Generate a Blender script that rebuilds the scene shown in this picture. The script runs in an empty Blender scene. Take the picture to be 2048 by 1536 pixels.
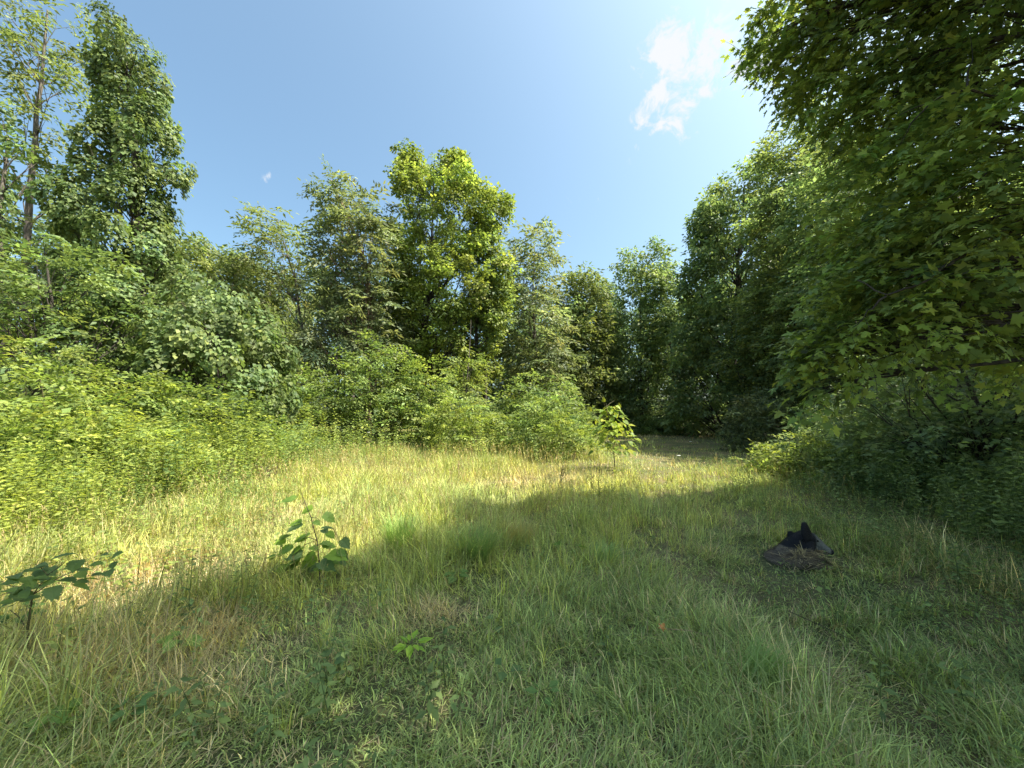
import bpy, bmesh, math, random
import numpy as np
from mathutils import Vector, Matrix, Euler

random.seed(11)
RNG = np.random.default_rng(7)
SC = bpy.context.scene
COL = SC.collection

# ------------------------------------------------------------------ camera, sky, sun, exposure
F_PX = 769.0                      # focal length in photograph pixels (2048 wide)
CAM_H = 1.6
PITCH = math.radians(4.5)
cam_d = bpy.data.cameras.new('camera')
cam_d.sensor_width = 36.0
cam_d.lens = 36.0 * F_PX / 2048.0
cam_d.clip_start = 0.05
cam_d.clip_end = 2000.0
cam = bpy.data.objects.new('camera', cam_d)
COL.objects.link(cam)
cam.location = (0, 0, CAM_H)
cam.rotation_euler = (math.radians(90) + PITCH, 0, 0)
SC.camera = cam

SUN_AZ, SUN_EL = math.radians(100), math.radians(58)
SUN_DIR = Vector((math.sin(SUN_AZ) * math.cos(SUN_EL), math.cos(SUN_AZ) * math.cos(SUN_EL), math.sin(SUN_EL)))


def ray(px, py):
    x, y = (px - 1024) / F_PX, (768 - py) / F_PX
    c, s = math.cos(PITCH), math.sin(PITCH)
    return Vector((x, c - s * y, s + c * y))


def at(px, py, Y):
    d = ray(px, py)
    return Vector((0, 0, CAM_H)) + d * (Y / d.y)


def gnd(px, py):
    d = ray(px, py)
    return Vector((0, 0, CAM_H)) + d * (-CAM_H / d.z)


W = bpy.data.worlds.new('World')
SC.world = W
W.use_nodes = True
nt = W.node_tree
nt.nodes.clear()
N = nt.nodes.new
L = nt.links.new
out = N('ShaderNodeOutputWorld')
bg = N('ShaderNodeBackground')
bg.inputs['Strength'].default_value = 0.126
sky = N('ShaderNodeTexSky')
sky.sky_type = 'NISHITA'
sky.sun_disc = False
sky.sun_elevation = SUN_EL
sky.sun_rotation = SUN_AZ
sky.altitude = 200
sky.air_density = 0.95
sky.dust_density = 5.5
sky.ozone_density = 2.5
# thin fair-weather cloud wisps, by direction
geo = N('ShaderNodeTexCoord')
noi = N('ShaderNodeTexNoise')
noi.inputs['Scale'].default_value = 21.0
noi.inputs['Detail'].default_value = 7.0
noi.inputs['Roughness'].default_value = 0.62
noi.inputs['Distortion'].default_value = 0.5
L(geo.outputs['Generated'], noi.inputs['Vector'])
prev = None
for (px, py, rad, amp) in ((1342, 100, .10, 1.0), (1428, 92, .10, .9), (1368, 165, .11, .8), (1335, 195, .12, .85), (1480, 130, .12, .7),
                           (1300, 240, .09, .6), (530, 357, .03, .55), (596, 389, .02, .4), (1170, 400, .05, .4)):
    d = ray(px, py).normalized()
    dist = N('ShaderNodeVectorMath'); dist.operation = 'DISTANCE'
    L(geo.outputs['Generated'], dist.inputs[0]); dist.inputs[1].default_value = d
    mr = N('ShaderNodeMapRange'); mr.interpolation_type = 'SMOOTHSTEP'
    mr.inputs['From Min'].default_value = rad; mr.inputs['From Max'].default_value = 0.0
    mr.inputs['To Min'].default_value = 0.0; mr.inputs['To Max'].default_value = amp
    L(dist.outputs['Value'], mr.inputs['Value'])
    if prev is None:
        prev = mr.outputs['Result']
    else:
        mx = N('ShaderNodeMath'); mx.operation = 'MAXIMUM'
        L(prev, mx.inputs[0]); L(mr.outputs['Result'], mx.inputs[1]); prev = mx.outputs[0]
ad = N('ShaderNodeMath'); ad.operation = 'MULTIPLY_ADD'
nc = N('ShaderNodeMapRange'); nc.clamp = False
nc.inputs['From Min'].default_value = .3; nc.inputs['From Max'].default_value = .7
L(noi.outputs['Fac'], nc.inputs['Value'])
L(prev, ad.inputs[0]); ad.inputs[1].default_value = 0.9; L(nc.outputs['Result'], ad.inputs[2])
cm = N('ShaderNodeMapRange'); cm.interpolation_type = 'SMOOTHSTEP'
cm.inputs['From Min'].default_value = 0.85; cm.inputs['From Max'].default_value = 1.3
cm.inputs['To Max'].default_value = 1.0
L(ad.outputs[0], cm.inputs['Value'])
mix = N('ShaderNodeMix'); mix.data_type = 'RGBA'
gate = N('ShaderNodeMath'); gate.operation = 'MULTIPLY'; gate.use_clamp = True
g4 = N('ShaderNodeMath'); g4.operation = 'MULTIPLY'; g4.use_clamp = True; g4.inputs[1].default_value = 5.0
L(prev, g4.inputs[0]); L(g4.outputs[0], gate.inputs[0]); L(cm.outputs['Result'], gate.inputs[1])
L(gate.outputs[0], mix.inputs['Factor'])
wb = N('ShaderNodeVectorMath'); wb.operation = 'MULTIPLY'          # white balance of the sky light
L(sky.outputs['Color'], wb.inputs[0]); wb.inputs[1].default_value = (.89, 1.04, .95)
L(wb.outputs['Vector'], mix.inputs['A'])
mix.inputs['B'].default_value = (2.85, 2.95, 3.1, 1)
L(mix.outputs['Result'], bg.inputs['Color'])
L(bg.outputs['Background'], out.inputs['Surface'])

sun_d = bpy.data.lights.new('sun', 'SUN')
sun_d.energy = 5.0
sun_d.angle = math.radians(0.55)
sun_d.color = (1.0, 0.93, 0.79)
sun = bpy.data.objects.new('sun', sun_d)
COL.objects.link(sun)
sun.rotation_euler = SUN_DIR.to_track_quat('Z', 'Y').to_euler()

SC.view_settings.view_transform = 'Standard'
SC.view_settings.look = 'None'
SC.view_settings.gamma = 1.0
SC.view_settings.exposure = 1.38
SC.view_settings.use_curve_mapping = False
SC.render.engine = 'CYCLES'
SC.cycles.max_bounces = 6
SC.cycles.diffuse_bounces = 5
SC.cycles.glossy_bounces = 1
SC.cycles.transmission_bounces = 4
SC.cycles.use_adaptive_sampling = True
SC.cycles.adaptive_threshold = 0.012
SC.cycles.sample_clamp_indirect = 3.0
SC.cycles.use_denoising = True
SC.cycles.denoiser = 'OPENIMAGEDENOISE'
SC.cycles.denoising_input_passes = 'RGB_ALBEDO_NORMAL'
SC.cycles.denoising_prefilter = 'NONE'


# ------------------------------------------------------------------ helpers
class MB:
    def __init__(s):
        s.v, s.f, s.lv = [], [], []

    def add(s, vs, fs, lv=0.5):
        o = len(s.v)
        s.v.extend(tuple(map(float, v)) for v in vs)
        s.f.extend(tuple(i + o for i in f) for f in fs)
        s.lv.extend([lv] * len(vs))

    def tube(s, pts, rad, n=6, cap=True, lv=0.5):
        pts = [Vector(p) for p in pts]
        vs, fs = [], []
        for i, p in enumerate(pts):
            t = (pts[min(i + 1, len(pts) - 1)] - pts[max(i - 1, 0)]).normalized()
            a = t.cross(Vector((0.31, 0.2, 0.93)) if abs(t.z) < .9 else Vector((1, .1, 0))).normalized()
            b = t.cross(a)
            for k in range(n):
                q = 2 * math.pi * k / n
                vs.append(p + (a * math.cos(q) + b * math.sin(q)) * rad[i])
        for i in range(len(pts) - 1):
            for k in range(n):
                k2 = (k + 1) % n
                fs.append((i * n + k, i * n + k2, (i + 1) * n + k2, (i + 1) * n + k))
        if cap:
            vs.append(pts[-1] + (pts[-1] - pts[-2]).normalized() * rad[-1])
            e = len(vs) - 1
            b0 = (len(pts) - 1) * n
            for k in range(n):
                fs.append((b0 + k, b0 + (k + 1) % n, e))
        s.add(vs, fs, lv)

    def mesh(s, name, mat=None, base=(0, 0, 0), smooth=False):
        me = bpy.data.meshes.new(name)
        a = np.array(s.v, dtype=np.float64).reshape(-1, 3) - np.array(base)
        me.from_pydata(a.tolist(), [], s.f)
        at_ = me.attributes.new('lv', 'FLOAT', 'POINT')
        at_.data.foreach_set('value', np.array(s.lv, dtype=np.float32))
        if mat:
            me.materials.append(mat)
        if smooth:
            me.polygons.foreach_set('use_smooth', [True] * len(me.polygons))
        return me


def link(name, data, parent=None):
    o = bpy.data.objects.new(name, data)
    COL.objects.link(o)
    if parent:
        o.parent = parent
    return o


def thing(name, label, cat, loc, group=None):
    o = link(name, None)
    o.location = loc
    o.empty_display_size = .1
    o['label'] = label
    o['category'] = cat
    if group:
        o['group'] = group
    return o


def noise2(x, y, seed=0, freqs=((.35, 1.0), (.9, .6), (2.1, .35))):
    """smooth pseudo-random field, about -1..1"""
    r = np.random.default_rng(seed)
    x = np.asarray(x, float); y = np.asarray(y, float)
    t = 0; w = 0
    for f, a in freqs:
        for _ in range(4):
            th, ph = r.uniform(0, 6.28, 2)
            k = f * r.uniform(.7, 1.3)
            t = t + a * np.sin(k * (x * math.cos(th) + y * math.sin(th)) * 2 + ph)
        w += a * 1.6
    return t / w


def height(x, y):
    x = np.asarray(x, float); y = np.asarray(y, float)
    h = .07 * noise2(x, y, 3, ((.25, 1.), (.7, .5)))
    h = h + .35 * np.clip((-x - 5) / 8, 0, 1) ** 2            # low bank at the thicket
    return h - height0


height0 = 0.0
height0 = float(height(0, 0))


def hz(x, y):
    return float(height(x, y))


def gnd(px, py):                       # where the ray through a picture point meets the uneven ground
    d = ray(px, py)
    t = -CAM_H / d.z
    for _ in range(12):
        t = (hz(d.x * t, d.y * t) - CAM_H) / d.z
    p = Vector((0, 0, CAM_H)) + d * t
    return p


# ------------------------------------------------------------------ materials
def new_mat(name):
    m = bpy.data.materials.new(name)
    m.use_nodes = True
    t = m.node_tree
    t.nodes.clear()
    return m, t, t.nodes.new, t.links.new


def leaf_material(name, color=None, transl=.48, rough=.48, spec=.22, warm=(1.06, 1.08, .62)):
    """thin leaf: diffuse front, light shining through; colour from the 'tint' each leaf carries, or fixed"""
    m, t, N, L = new_mat(name)
    o = N('ShaderNodeOutputMaterial')
    if color is None:
        tint = N('ShaderNodeAttribute'); tint.attribute_name = 'tint'
        csock = tint.outputs['Color']
    else:
        tc = N('ShaderNodeTexCoord')
        nz = N('ShaderNodeTexNoise'); nz.inputs['Scale'].default_value = 6.0
        L(tc.outputs['Object'], nz.inputs['Vector'])
        rmp = N('ShaderNodeMix'); rmp.data_type = 'RGBA'
        L(nz.outputs['Fac'], rmp.inputs['Factor'])
        rmp.inputs['A'].default_value = (color[0] * 2.0, color[1] * 1.9, color[2] * 1.6, 1)
        rmp.inputs['B'].default_value = (color[0] * 2.9, color[1] * 2.7, color[2] * 2.1, 1)
        csock = rmp.outputs['Result']
    p = N('ShaderNodeBsdfPrincipled')
    p.inputs['Roughness'].default_value = rough
    p.inputs['Specular IOR Level'].default_value = spec
    L(csock, p.inputs['Base Color'])
    tr = N('ShaderNodeBsdfTranslucent')
    w = N('ShaderNodeVectorMath'); w.operation = 'MULTIPLY'
    L(csock, w.inputs[0]); w.inputs[1].default_value = warm
    L(w.outputs['Vector'], tr.inputs['Color'])
    mx = N('ShaderNodeMixShader'); mx.inputs['Fac'].default_value = transl
    L(p.outputs[0], mx.inputs[1]); L(tr.outputs[0], mx.inputs[2])
    L(mx.outputs[0], o.inputs['Surface'])
    return m


def bark_material(name, c1, c2):
    m, t, N, L = new_mat(name)
    o = N('ShaderNodeOutputMaterial')
    p = N('ShaderNodeBsdfPrincipled'); p.inputs['Roughness'].default_value = .9
    tc = N('ShaderNodeTexCoord')
    mp = N('ShaderNodeMapping'); mp.inputs['Scale'].default_value = (9, 9, 1.6)
    L(tc.outputs['Object'], mp.inputs['Vector'])
    n = N('ShaderNodeTexNoise'); n.inputs['Scale'].default_value = 2.2; n.inputs['Detail'].default_value = 6
    L(mp.outputs['Vector'], n.inputs['Vector'])
    r = N('ShaderNodeValToRGB')
    r.color_ramp.elements[0].position = .35; r.color_ramp.elements[0].color = (*c1, 1)
    r.color_ramp.elements[1].position = .68; r.color_ramp.elements[1].color = (*c2, 1)
    L(n.outputs['Fac'], r.inputs['Fac']); L(r.outputs['Color'], p.inputs['Base Color'])
    b = N('ShaderNodeBump'); b.inputs['Strength'].default_value = .8; b.inputs['Distance'].default_value = .03
    L(n.outputs['Fac'], b.inputs['Height']); L(b.outputs['Normal'], p.inputs['Normal'])
    L(p.outputs[0], o.inputs['Surface'])
    return m


M_LEAF = leaf_material('foliage')
M_GRASS = leaf_material('grass_blade', transl=.38, rough=.5, spec=.25, warm=(1.15, 1.08, .6))
M_BARK = bark_material('bark_grey', (.045, .036, .028), (.17, .145, .12))
M_BARK_D = bark_material('bark_dark', (.02, .016, .012), (.075, .06, .046))
M_BARK_R = bark_material('bark_red_brown', (.07, .045, .03), (.26, .18, .125))
M_STEM = bark_material('green_brown_stem', (.05, .05, .02), (.14, .12, .05))
M_STRAW = bark_material('dry_stalk', (.16, .11, .055), (.42, .32, .18))
M_TWIG = bark_material('dead_twig', (.035, .026, .02), (.09, .07, .05))


def ground_material():
    m, t, N, L = new_mat('thatch_soil')
    o = N('ShaderNodeOutputMaterial')
    p = N('ShaderNodeBsdfPrincipled'); p.inputs['Roughness'].default_value = .95
    tc = N('ShaderNodeTexCoord')
    n1 = N('ShaderNodeTexNoise'); n1.inputs['Scale'].default_value = .7; n1.inputs['Detail'].default_value = 5
    n2 = N('ShaderNodeTexNoise'); n2.inputs['Scale'].default_value = 24; n2.inputs['Detail'].default_value = 8; n2.inputs['Roughness'].default_value = .7
    L(tc.outputs['Object'], n1.inputs['Vector']); L(tc.outputs['Object'], n2.inputs['Vector'])
    r1 = N('ShaderNodeValToRGB')
    r1.color_ramp.elements[0].position = .38; r1.color_ramp.elements[0].color = (.085, .105, .035, 1)
    r1.color_ramp.elements[1].position = .62; r1.color_ramp.elements[1].color = (.19, .16, .075, 1)
    L(n1.outputs['Fac'], r1.inputs['Fac'])
    r2 = N('ShaderNodeValToRGB')
    r2.color_ramp.elements[0].position = .3; r2.color_ramp.elements[0].color = (.4, .4, .38, 1)
    r2.color_ramp.elements[1].position = .7; r2.color_ramp.elements[1].color = (1.25, 1.2, 1.1, 1)
    L(n2.outputs['Fac'], r2.inputs['Fac'])
    mx = N('ShaderNodeMix'); mx.data_type = 'RGBA'; mx.blend_type = 'MULTIPLY'; mx.inputs['Factor'].default_value = 1
    L(r1.outputs['Color'], mx.inputs['A']); L(r2.outputs['Color'], mx.inputs['B'])
    L(mx.outputs['Result'], p.inputs['Base Color'])
    b = N('ShaderNodeBump'); b.inputs['Strength'].default_value = 1; b.inputs['Distance'].default_value = .04
    L(n2.outputs['Fac'], b.inputs['Height']); L(b.outputs['Normal'], p.inputs['Normal'])
    L(p.outputs[0], o.inputs['Surface'])
    return m


# ------------------------------------------------------------------ ground
def build_ground():
    xs = np.concatenate([[-900, -400, -180, -90], np.linspace(-45, 45, 121), [90, 180, 400, 900]])
    ys = np.concatenate([[-900, -300, -90, -40], np.linspace(-15, 75, 121), [110, 200, 420, 900]])
    X, Y = np.meshgrid(xs, ys)
    Z = height(X, Y)
    nx, ny = len(xs), len(ys)
    v = np.stack([X, Y, Z], -1).reshape(-1, 3)
    i = np.arange(nx * ny).reshape(ny, nx)
    f = np.stack([i[:-1, :-1], i[:-1, 1:], i[1:, 1:], i[1:, :-1]], -1).reshape(-1, 4)
    me = bpy.data.meshes.new('ground')
    me.from_pydata(v.tolist(), [], f.tolist())
    me.polygons.foreach_set('use_smooth', [True] * len(me.polygons))
    me.materials.append(ground_material())
    o = link('ground', me)
    o['kind'] = 'structure'
    o['label'] = 'uneven meadow soil under the grass'
    return o


build_ground()

# ------------------------------------------------------------------ leaf shapes (unit length along +X, face up)
def fan(outline, center, cup):
    half = outline
    pts = [(x, y) for x, y in half] + [(x, -y) for x, y in reversed(half) if abs(y) > 1e-6]
    vs = [(center, 0, 0)] + [(x, y, cup(x, y)) for x, y in pts]
    n = len(pts)
    return vs, [(0, 1 + (k + 1) % n, 1 + k) for k in range(n)]


OVAL = ([(0, 0, 0), (.42, -.27, .07), (1, 0, -.07), (.42, .27, .07)], [(0, 1, 2), (0, 2, 3)])
NARROW = ([(0, 0, 0), (.4, -.19, .04), (1, 0, -.1), (.4, .19, .04)], [(0, 1, 2), (0, 2, 3)])
MAPLE = fan([(0, 0), (-.05, .14), (-.12, .37), (.06, .31), (.17, .25), (.27, .40), (.36, .44), (.56, .60), (.53, .42), (.51, .34), (.45, .17),
             (.60, .24), (.68, .23), (.76, .10), (1.0, 0)], .28, lambda x, y: -.22 * y * y - .12 * max(x - .4, 0))
MAPLE_S = fan([(0, 0), (-.10, .36), (.17, .25), (.54, .58), (.45, .18), (.68, .22), (1.0, 0)], .28, lambda x, y: -.22 * y * y - .1 * max(x - .4, 0))
MAPLE_C = fan([(0, 0), (-.10, .33), (.17, .22), (.50, .50), (.45, .16), (.68, .2), (1.0, 0)], .28, lambda x, y: -.75 * y * y - .35 * max(x - .3, 0) ** 1.3)
MAPLE_W = fan([(0, 0), (-.06, .40), (.20, .30), (.48, .62), (.46, .22), (.66, .25), (.94, .02)], .28, lambda x, y: .3 * abs(y) - .3 * x * x)
HEART = fan([(0, 0), (-.10, .17), (-.02, .36), (.25, .42), (.55, .30), (.82, .11), (1, 0)], .3, lambda x, y: .22 * abs(y) - .1 * x * x)
TOOTHED = fan([(0, 0), (.0, .18), (.1, .34), (.2, .30), (.3, .40), (.4, .33), (.52, .36), (.6, .25), (.74, .24), (.8, .12), (1, 0)], .35,
              lambda x, y: .18 * abs(y) - .16 * x * x)


def orient(d, n):
    d = Vector(d).normalized()
    n = Vector(n)
    y = n.cross(d)
    if y.length < 1e-4:
        y = Vector((0, 1, 0)).cross(d)
    y.normalize()
    z = d.cross(y)
    return Matrix(((d.x, y.x, z.x), (d.y, y.y, z.y), (d.z, y.z, z.z)))


def put_leaf(mb, shape, p, d, n, size, lv):
    R = orient(d, n)
    p = Vector(p)
    mb.add([p + R @ (Vector(v) * size) for v in shape[0]], shape[1], lv)


class Spray:
    """a twig with leaves; .mesh for scattering, .leaves = [(matrix, size)] to set the leaves out one by one"""
    def __init__(s, rnd, shape, L, n, size, droop=.25, nsub=2, spread=55, tilt=.45, twig=.004, bare=True):
        s.mb, s.leaves, s.tw = MB(), [], MB()
        s.shape = shape

        def axis(p0, yaw, Ln, cnt):
            pts = []
            for k in range(4):
                t = k / 3
                pts.append(Vector(p0) + Vector((math.cos(yaw) * Ln * t, math.sin(yaw) * Ln * t, .06 * Ln * math.sin(3 * t) - droop * Ln * t * t)))
            s.tw.tube(pts, [twig, twig * .8, twig * .6, twig * .35], 3)
            for k in range(cnt):
                t = (k + .6) / cnt
                i = min(int(t * 3), 2)
                p = pts[i].lerp(pts[i + 1], t * 3 - i)
                side = 1 if k % 2 else -1
                a = yaw + side * math.radians(rnd.uniform(spread * .6, spread * 1.3)) * (1 - .6 * (k == cnt - 1))
                d = Vector((math.cos(a), math.sin(a), rnd.uniform(-.55, .12)))
                nn = Vector((rnd.gauss(0, tilt), rnd.gauss(0, tilt), 1))
                z = size * rnd.uniform(.5, 1.25)
                pet = d.normalized() * z * .25
                s.leaves.append((p + pet, d, nn, z, rnd.random()))
        axis((0, 0, 0), 0, L, max(2, n - nsub * (n // (nsub + 2))))
        for j in range(nsub):
            t = (j + 1) / (nsub + 1.3)
            axis((L * t, 0, -droop * L * t * t), (1 if j % 2 else -1) * rnd.uniform(.5, 1.0), L * .55, max(2, n // (nsub + 2)))
        for (p, d, nn, z, lv) in s.leaves:
            put_leaf(s.mb, shape if isinstance(shape, tuple) else rnd.choice(shape), p, d, nn, z, lv)
        if not bare:
            s.mb.add(s.tw.v, s.tw.f, .05)


def clump(rnd, shape, R, n, size, tilt=.5, up=.35):
    """a rounded puff of leaves for crowns seen from afar: every leaf faces out and up"""
    mb = MB()
    for k in range(n):
        v = Vector((rnd.gauss(0, 1), rnd.gauss(0, 1), rnd.gauss(0, .7)))
        v.normalize()
        p = v * R * rnd.uniform(.35, 1.0)
        p.z *= .75
        d = Vector((v.x + rnd.gauss(0, .5), v.y + rnd.gauss(0, .5), rnd.uniform(-.7, .2)))
        n_ = v * .6 + Vector((rnd.gauss(0, tilt), rnd.gauss(0, tilt), up + .5))
        put_leaf(mb, shape, p, d, n_, size * rnd.uniform(.6, 1.25), rnd.random())
    return mb


def curtain(rnd, shape, w, h, n, size):
    """hanging sheet of vine leaves, facing +X"""
    mb = MB()
    for k in range(n):
        y, z = rnd.uniform(-w, w), rnd.uniform(-h, h * .6)
        x = rnd.uniform(-.1, .12) + .1 * math.cos(y * 3 / w) - .08 * abs(z)
        d = Vector((rnd.uniform(.1, .7), rnd.gauss(0, .5), -rnd.uniform(.35, 1)))
        nn = Vector((1, rnd.gauss(0, .4), rnd.uniform(.3, 1.1)))
        put_leaf(mb, shape, (x, y, z), d, nn, size * rnd.uniform(.6, 1.25), rnd.random())
    return mb


def blade(mb, rnd, p, yaw, Ln, w, lean, curve, lv, segs=3):
    """grass blade: a narrow ribbon that bends over"""
    c, s_ = math.cos(yaw), math.sin(yaw)
    side = Vector((-s_, c, 0))
    pts = [Vector(p)]
    a = lean
    q = Vector(p)
    for k in range(segs):
        q = q + Vector((c * math.sin(a), s_ * math.sin(a), math.cos(a))) * (Ln / segs)
        if q.z < .008:
            q.z = .008 + rnd.random() * .01
        pts.append(q.copy())
        a += curve / segs
    vs, fs = [], []
    for k, q in enumerate(pts[:-1]):
        ww = w * (1 - .55 * (k / segs) ** 1.5) * .5
        vs += [q + side * ww, q - side * ww]
    vs.append(pts[-1])
    for k in range(segs - 1):
        fs.append((2 * k, 2 * k + 1, 2 * k + 3, 2 * k + 2))
    fs.append((2 * segs - 2, 2 * segs - 1, 2 * segs))
    mb.add(vs, fs, lv)
    return pts


def tuft(rnd, n, R, Lr, w, lean, curve, yaw0=None, yspread=3.14, heads=0):
    mb = MB()
    for k in range(n):
        r = R * math.sqrt(rnd.random()); t = rnd.uniform(0, 6.28)
        yaw = (t + rnd.gauss(0, .7)) if yaw0 is None else yaw0 + rnd.gauss(0, yspread)
        blade(mb, rnd, (r * math.cos(t), r * math.sin(t), -.02), yaw, rnd.uniform(*Lr), w * rnd.uniform(.6, 1.3),
              abs(rnd.gauss(*lean)), rnd.uniform(*curve), rnd.random())
    for k in range(heads):
        r = R * math.sqrt(rnd.random()); t = rnd.uniform(0, 6.28)
        Ln = Lr[1] * rnd.uniform(1.05, 1.5)
        pts = blade(mb, rnd, (r * math.cos(t), r * math.sin(t), 0), t, Ln, .0028, abs(rnd.gauss(.08, .12)), rnd.uniform(.2, .8), .95)
        for j in range(9):
            q = pts[-1].lerp(pts[-2], j / 12)
            put_leaf(mb, NARROW, q, (rnd.gauss(0, 1), rnd.gauss(0, 1), .8), (rnd.gauss(0, 1), rnd.gauss(0, 1), .2), Ln * .045, .95)
    return mb


def weed(rnd, shape, H, n, size, up=.2):
    """upright leafy stem"""
    mb = MB()
    bx, by = rnd.gauss(0, .12) * H, rnd.gauss(0, .12) * H
    P = lambda t: Vector((bx * t * t, by * t * t, H * t))
    mb.tube([P(0), P(.5), P(1)], [.005, .004, .002], 3, cap=False, lv=.15)
    for k in range(n):
        t = .25 + .75 * (k + .5) / n
        a = k * 2.4 + rnd.gauss(0, .4)
        d = Vector((math.cos(a), math.sin(a), rnd.uniform(-.45, .35) + up * t))
        put_leaf(mb, shape, P(t) + d * .02, d, (rnd.gauss(0, .35), rnd.gauss(0, .35), 1), size * rnd.uniform(.6, 1.2) * (1.15 - .45 * t), rnd.random())
    return mb


# ------------------------------------------------------------------ foliage meshes: many sprays laid out in one mesh
TRIS = [0]


def fast_mesh(name, V, faces, tint, mat):
    """V (n,3); faces = list of (m,k) index arrays; tint (n,3)"""
    me = bpy.data.meshes.new(name)
    me.vertices.add(len(V)); me.vertices.foreach_set('co', np.ascontiguousarray(V, np.float32).ravel())
    loops = np.concatenate([f.ravel() for f in faces]).astype(np.int32)
    starts, tot, o = [], 0, 0
    for f in faces:
        starts.append(o + np.arange(len(f)) * f.shape[1]); o += f.size; tot += len(f); TRIS[0] += len(f) * (f.shape[1] - 2)
    me.loops.add(len(loops)); me.loops.foreach_set('vertex_index', loops)
    me.polygons.add(tot); me.polygons.foreach_set('loop_start', np.concatenate(starts).astype(np.int32))
    me.update(calc_edges=True)
    a = me.attributes.new('tint', 'FLOAT_COLOR', 'POINT')
    a.data.foreach_set('color', np.concatenate([tint, np.ones((len(V), 1))], 1).astype(np.float32).ravel())
    me.materials.append(mat)
    return me


def scatter_group(name, meshes, mat):
    res = []
    for mb in meshes:
        V = np.array(mb.v)
        f3 = np.array([f for f in mb.f if len(f) == 3], int).reshape(-1, 3)
        f4 = np.array([f for f in mb.f if len(f) == 4], int).reshape(-1, 4)
        res.append((V, f3, f4, np.array(mb.lv)))
    return res, len(res), mat


def leaf_tint(tint, lv):
    """every leaf a little lighter or darker, yellower or bluer than its spray"""
    b = .62 + .8 * lv
    t = tint * b[..., None]
    h = (lv - .5) * .16
    t[..., 0] *= np.exp(h); t[..., 2] *= np.exp(-h)
    return t


def euler_mats(rot):
    cx, cy, cz = np.cos(rot).T; sx, sy, sz = np.sin(rot).T
    return np.stack([np.stack([cz * cy, cz * sy * sx - sz * cx, cz * sy * cx + sz * sx], 1),
                     np.stack([sz * cy, sz * sy * sx + cz * cx, sz * sy * cx - cz * sx], 1),
                     np.stack([-sy, cy * sx, cy * cx], 1)], 1)


def scatter(name, group, P, rot, scl, tint, parent=None, base=(0, 0, 0), rng=RNG, pick=None):
    protos, n, mat = group
    P = np.asarray(P, np.float64) - np.array(base)
    k = len(P)
    pk = rng.integers(0, n, k) if pick is None else np.asarray(pick)
    Rm = euler_mats(np.asarray(rot, float)) * np.asarray(scl, float)[:, None, None]
    tint = np.asarray(tint, float)
    VS, TS, F3, F4, off = [], [], [], [], 0
    for j in range(n):
        idx = np.where(pk == j)[0]
        if not len(idx):
            continue
        V, f3, f4, lv = protos[j]
        W = np.einsum('nij,mj->nmi', Rm[idx], V) + P[idx][:, None, :]
        lvj = np.clip(lv[None, :] + np.zeros((len(idx), 1)), 0, 1)
        T = leaf_tint(np.repeat(tint[idx][:, None, :], len(V), 1), lvj)
        o = off + np.arange(len(idx))[:, None, None] * len(V)
        if len(f3): F3.append((f3[None] + o).reshape(-1, 3))
        if len(f4): F4.append((f4[None] + o).reshape(-1, 4))
        VS.append(W.reshape(-1, 3)); TS.append(T.reshape(-1, 3)); off += len(idx) * len(V)
    faces = ([np.concatenate(F3)] if F3 else []) + ([np.concatenate(F4)] if F4 else [])
    o = link(name, fast_mesh(name, np.concatenate(VS), faces, np.concatenate(TS), mat), parent)
    o['kind'] = 'stuff'
    return o


rd = random.Random(5)
WIDE = ([(0, 0, 0), (.4, -.42, .05), (1, 0, -.1), (.4, .42, .05)], [(0, 1, 2), (0, 2, 3)])
G_CLUMP = scatter_group('leaf_puff', [clump(rd, OVAL, .5, 30, .26) for _ in range(6)], M_LEAF)
G_FINE = scatter_group('fine_puff', [clump(rd, NARROW, .5, 30, .28, .7, .1) for _ in range(6)], M_LEAF)
G_SPRAY = scatter_group('leaf_spray', [Spray(rd, OVAL, .75, 25, .185, nsub=3).mb for _ in range(6)], M_LEAF)
G_FEATHER = scatter_group('feather_spray', [Spray(rd, NARROW, .8, 28, .26, .3, nsub=4, spread=65).mb for _ in range(6)], M_LEAF)
G_MAPFAR = scatter_group('maple_puff', [clump(rd, WIDE, .5, 34, .2, .45, .5) for _ in range(6)], M_LEAF)
MAPLE_SPRAYS = [Spray(rd, [MAPLE_S, MAPLE_C, MAPLE_W], .5, 14, .102, .35, nsub=2, tilt=.38, twig=.0035, bare=False) for _ in range(9)]
G_MAPLE = scatter_group('maple_spray', [s.mb for s in MAPLE_SPRAYS], M_LEAF)
G_VINE = scatter_group('vine_sheet', [curtain(rd, WIDE, .5, .55, 34, .205) for _ in range(6)], M_LEAF)
G_WEED = scatter_group('weed_stem', [weed(rd, OVAL, .55, 12, .10) for _ in range(4)] + [weed(rd, NARROW, .6, 14, .13) for _ in range(4)], M_LEAF)
G_TALLWEED = scatter_group('tall_weed_stem', [weed(rd, OVAL, 1.1, 27, .10) for _ in range(4)] + [weed(rd, NARROW, 1.15, 30, .135) for _ in range(4)] + [weed(rd, WIDE, 1.0, 22, .085) for _ in range(2)], M_LEAF)

# ------------------------------------------------------------------ trees
# where the sun reaches the meadow: the canopy on the right is open above these spots
def poly_ground(pts):
    return [(gnd(px, py).x, gnd(px, py).y) for px, py in pts]


LIT = poly_ground([(-400, 1190), (150, 1198), (300, 1225), (470, 1195), (580, 1140), (700, 1108), (850, 1080), (960, 1035), (1050, 1005), (1180, 983), (1300, 983), (1420, 980), (1540, 962), (1660, 945), (1660, 905),
                   (1500, 932), (1400, 932), (1300, 905), (1235, 880), (1300, 866), (1400, 862), (900, 850), (-400, 850)])
SPOTS = [(*gnd(930, 1490).xy, .42), (*gnd(790, 1400).xy, .1), (*gnd(480, 1500).xy, .14)]


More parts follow.
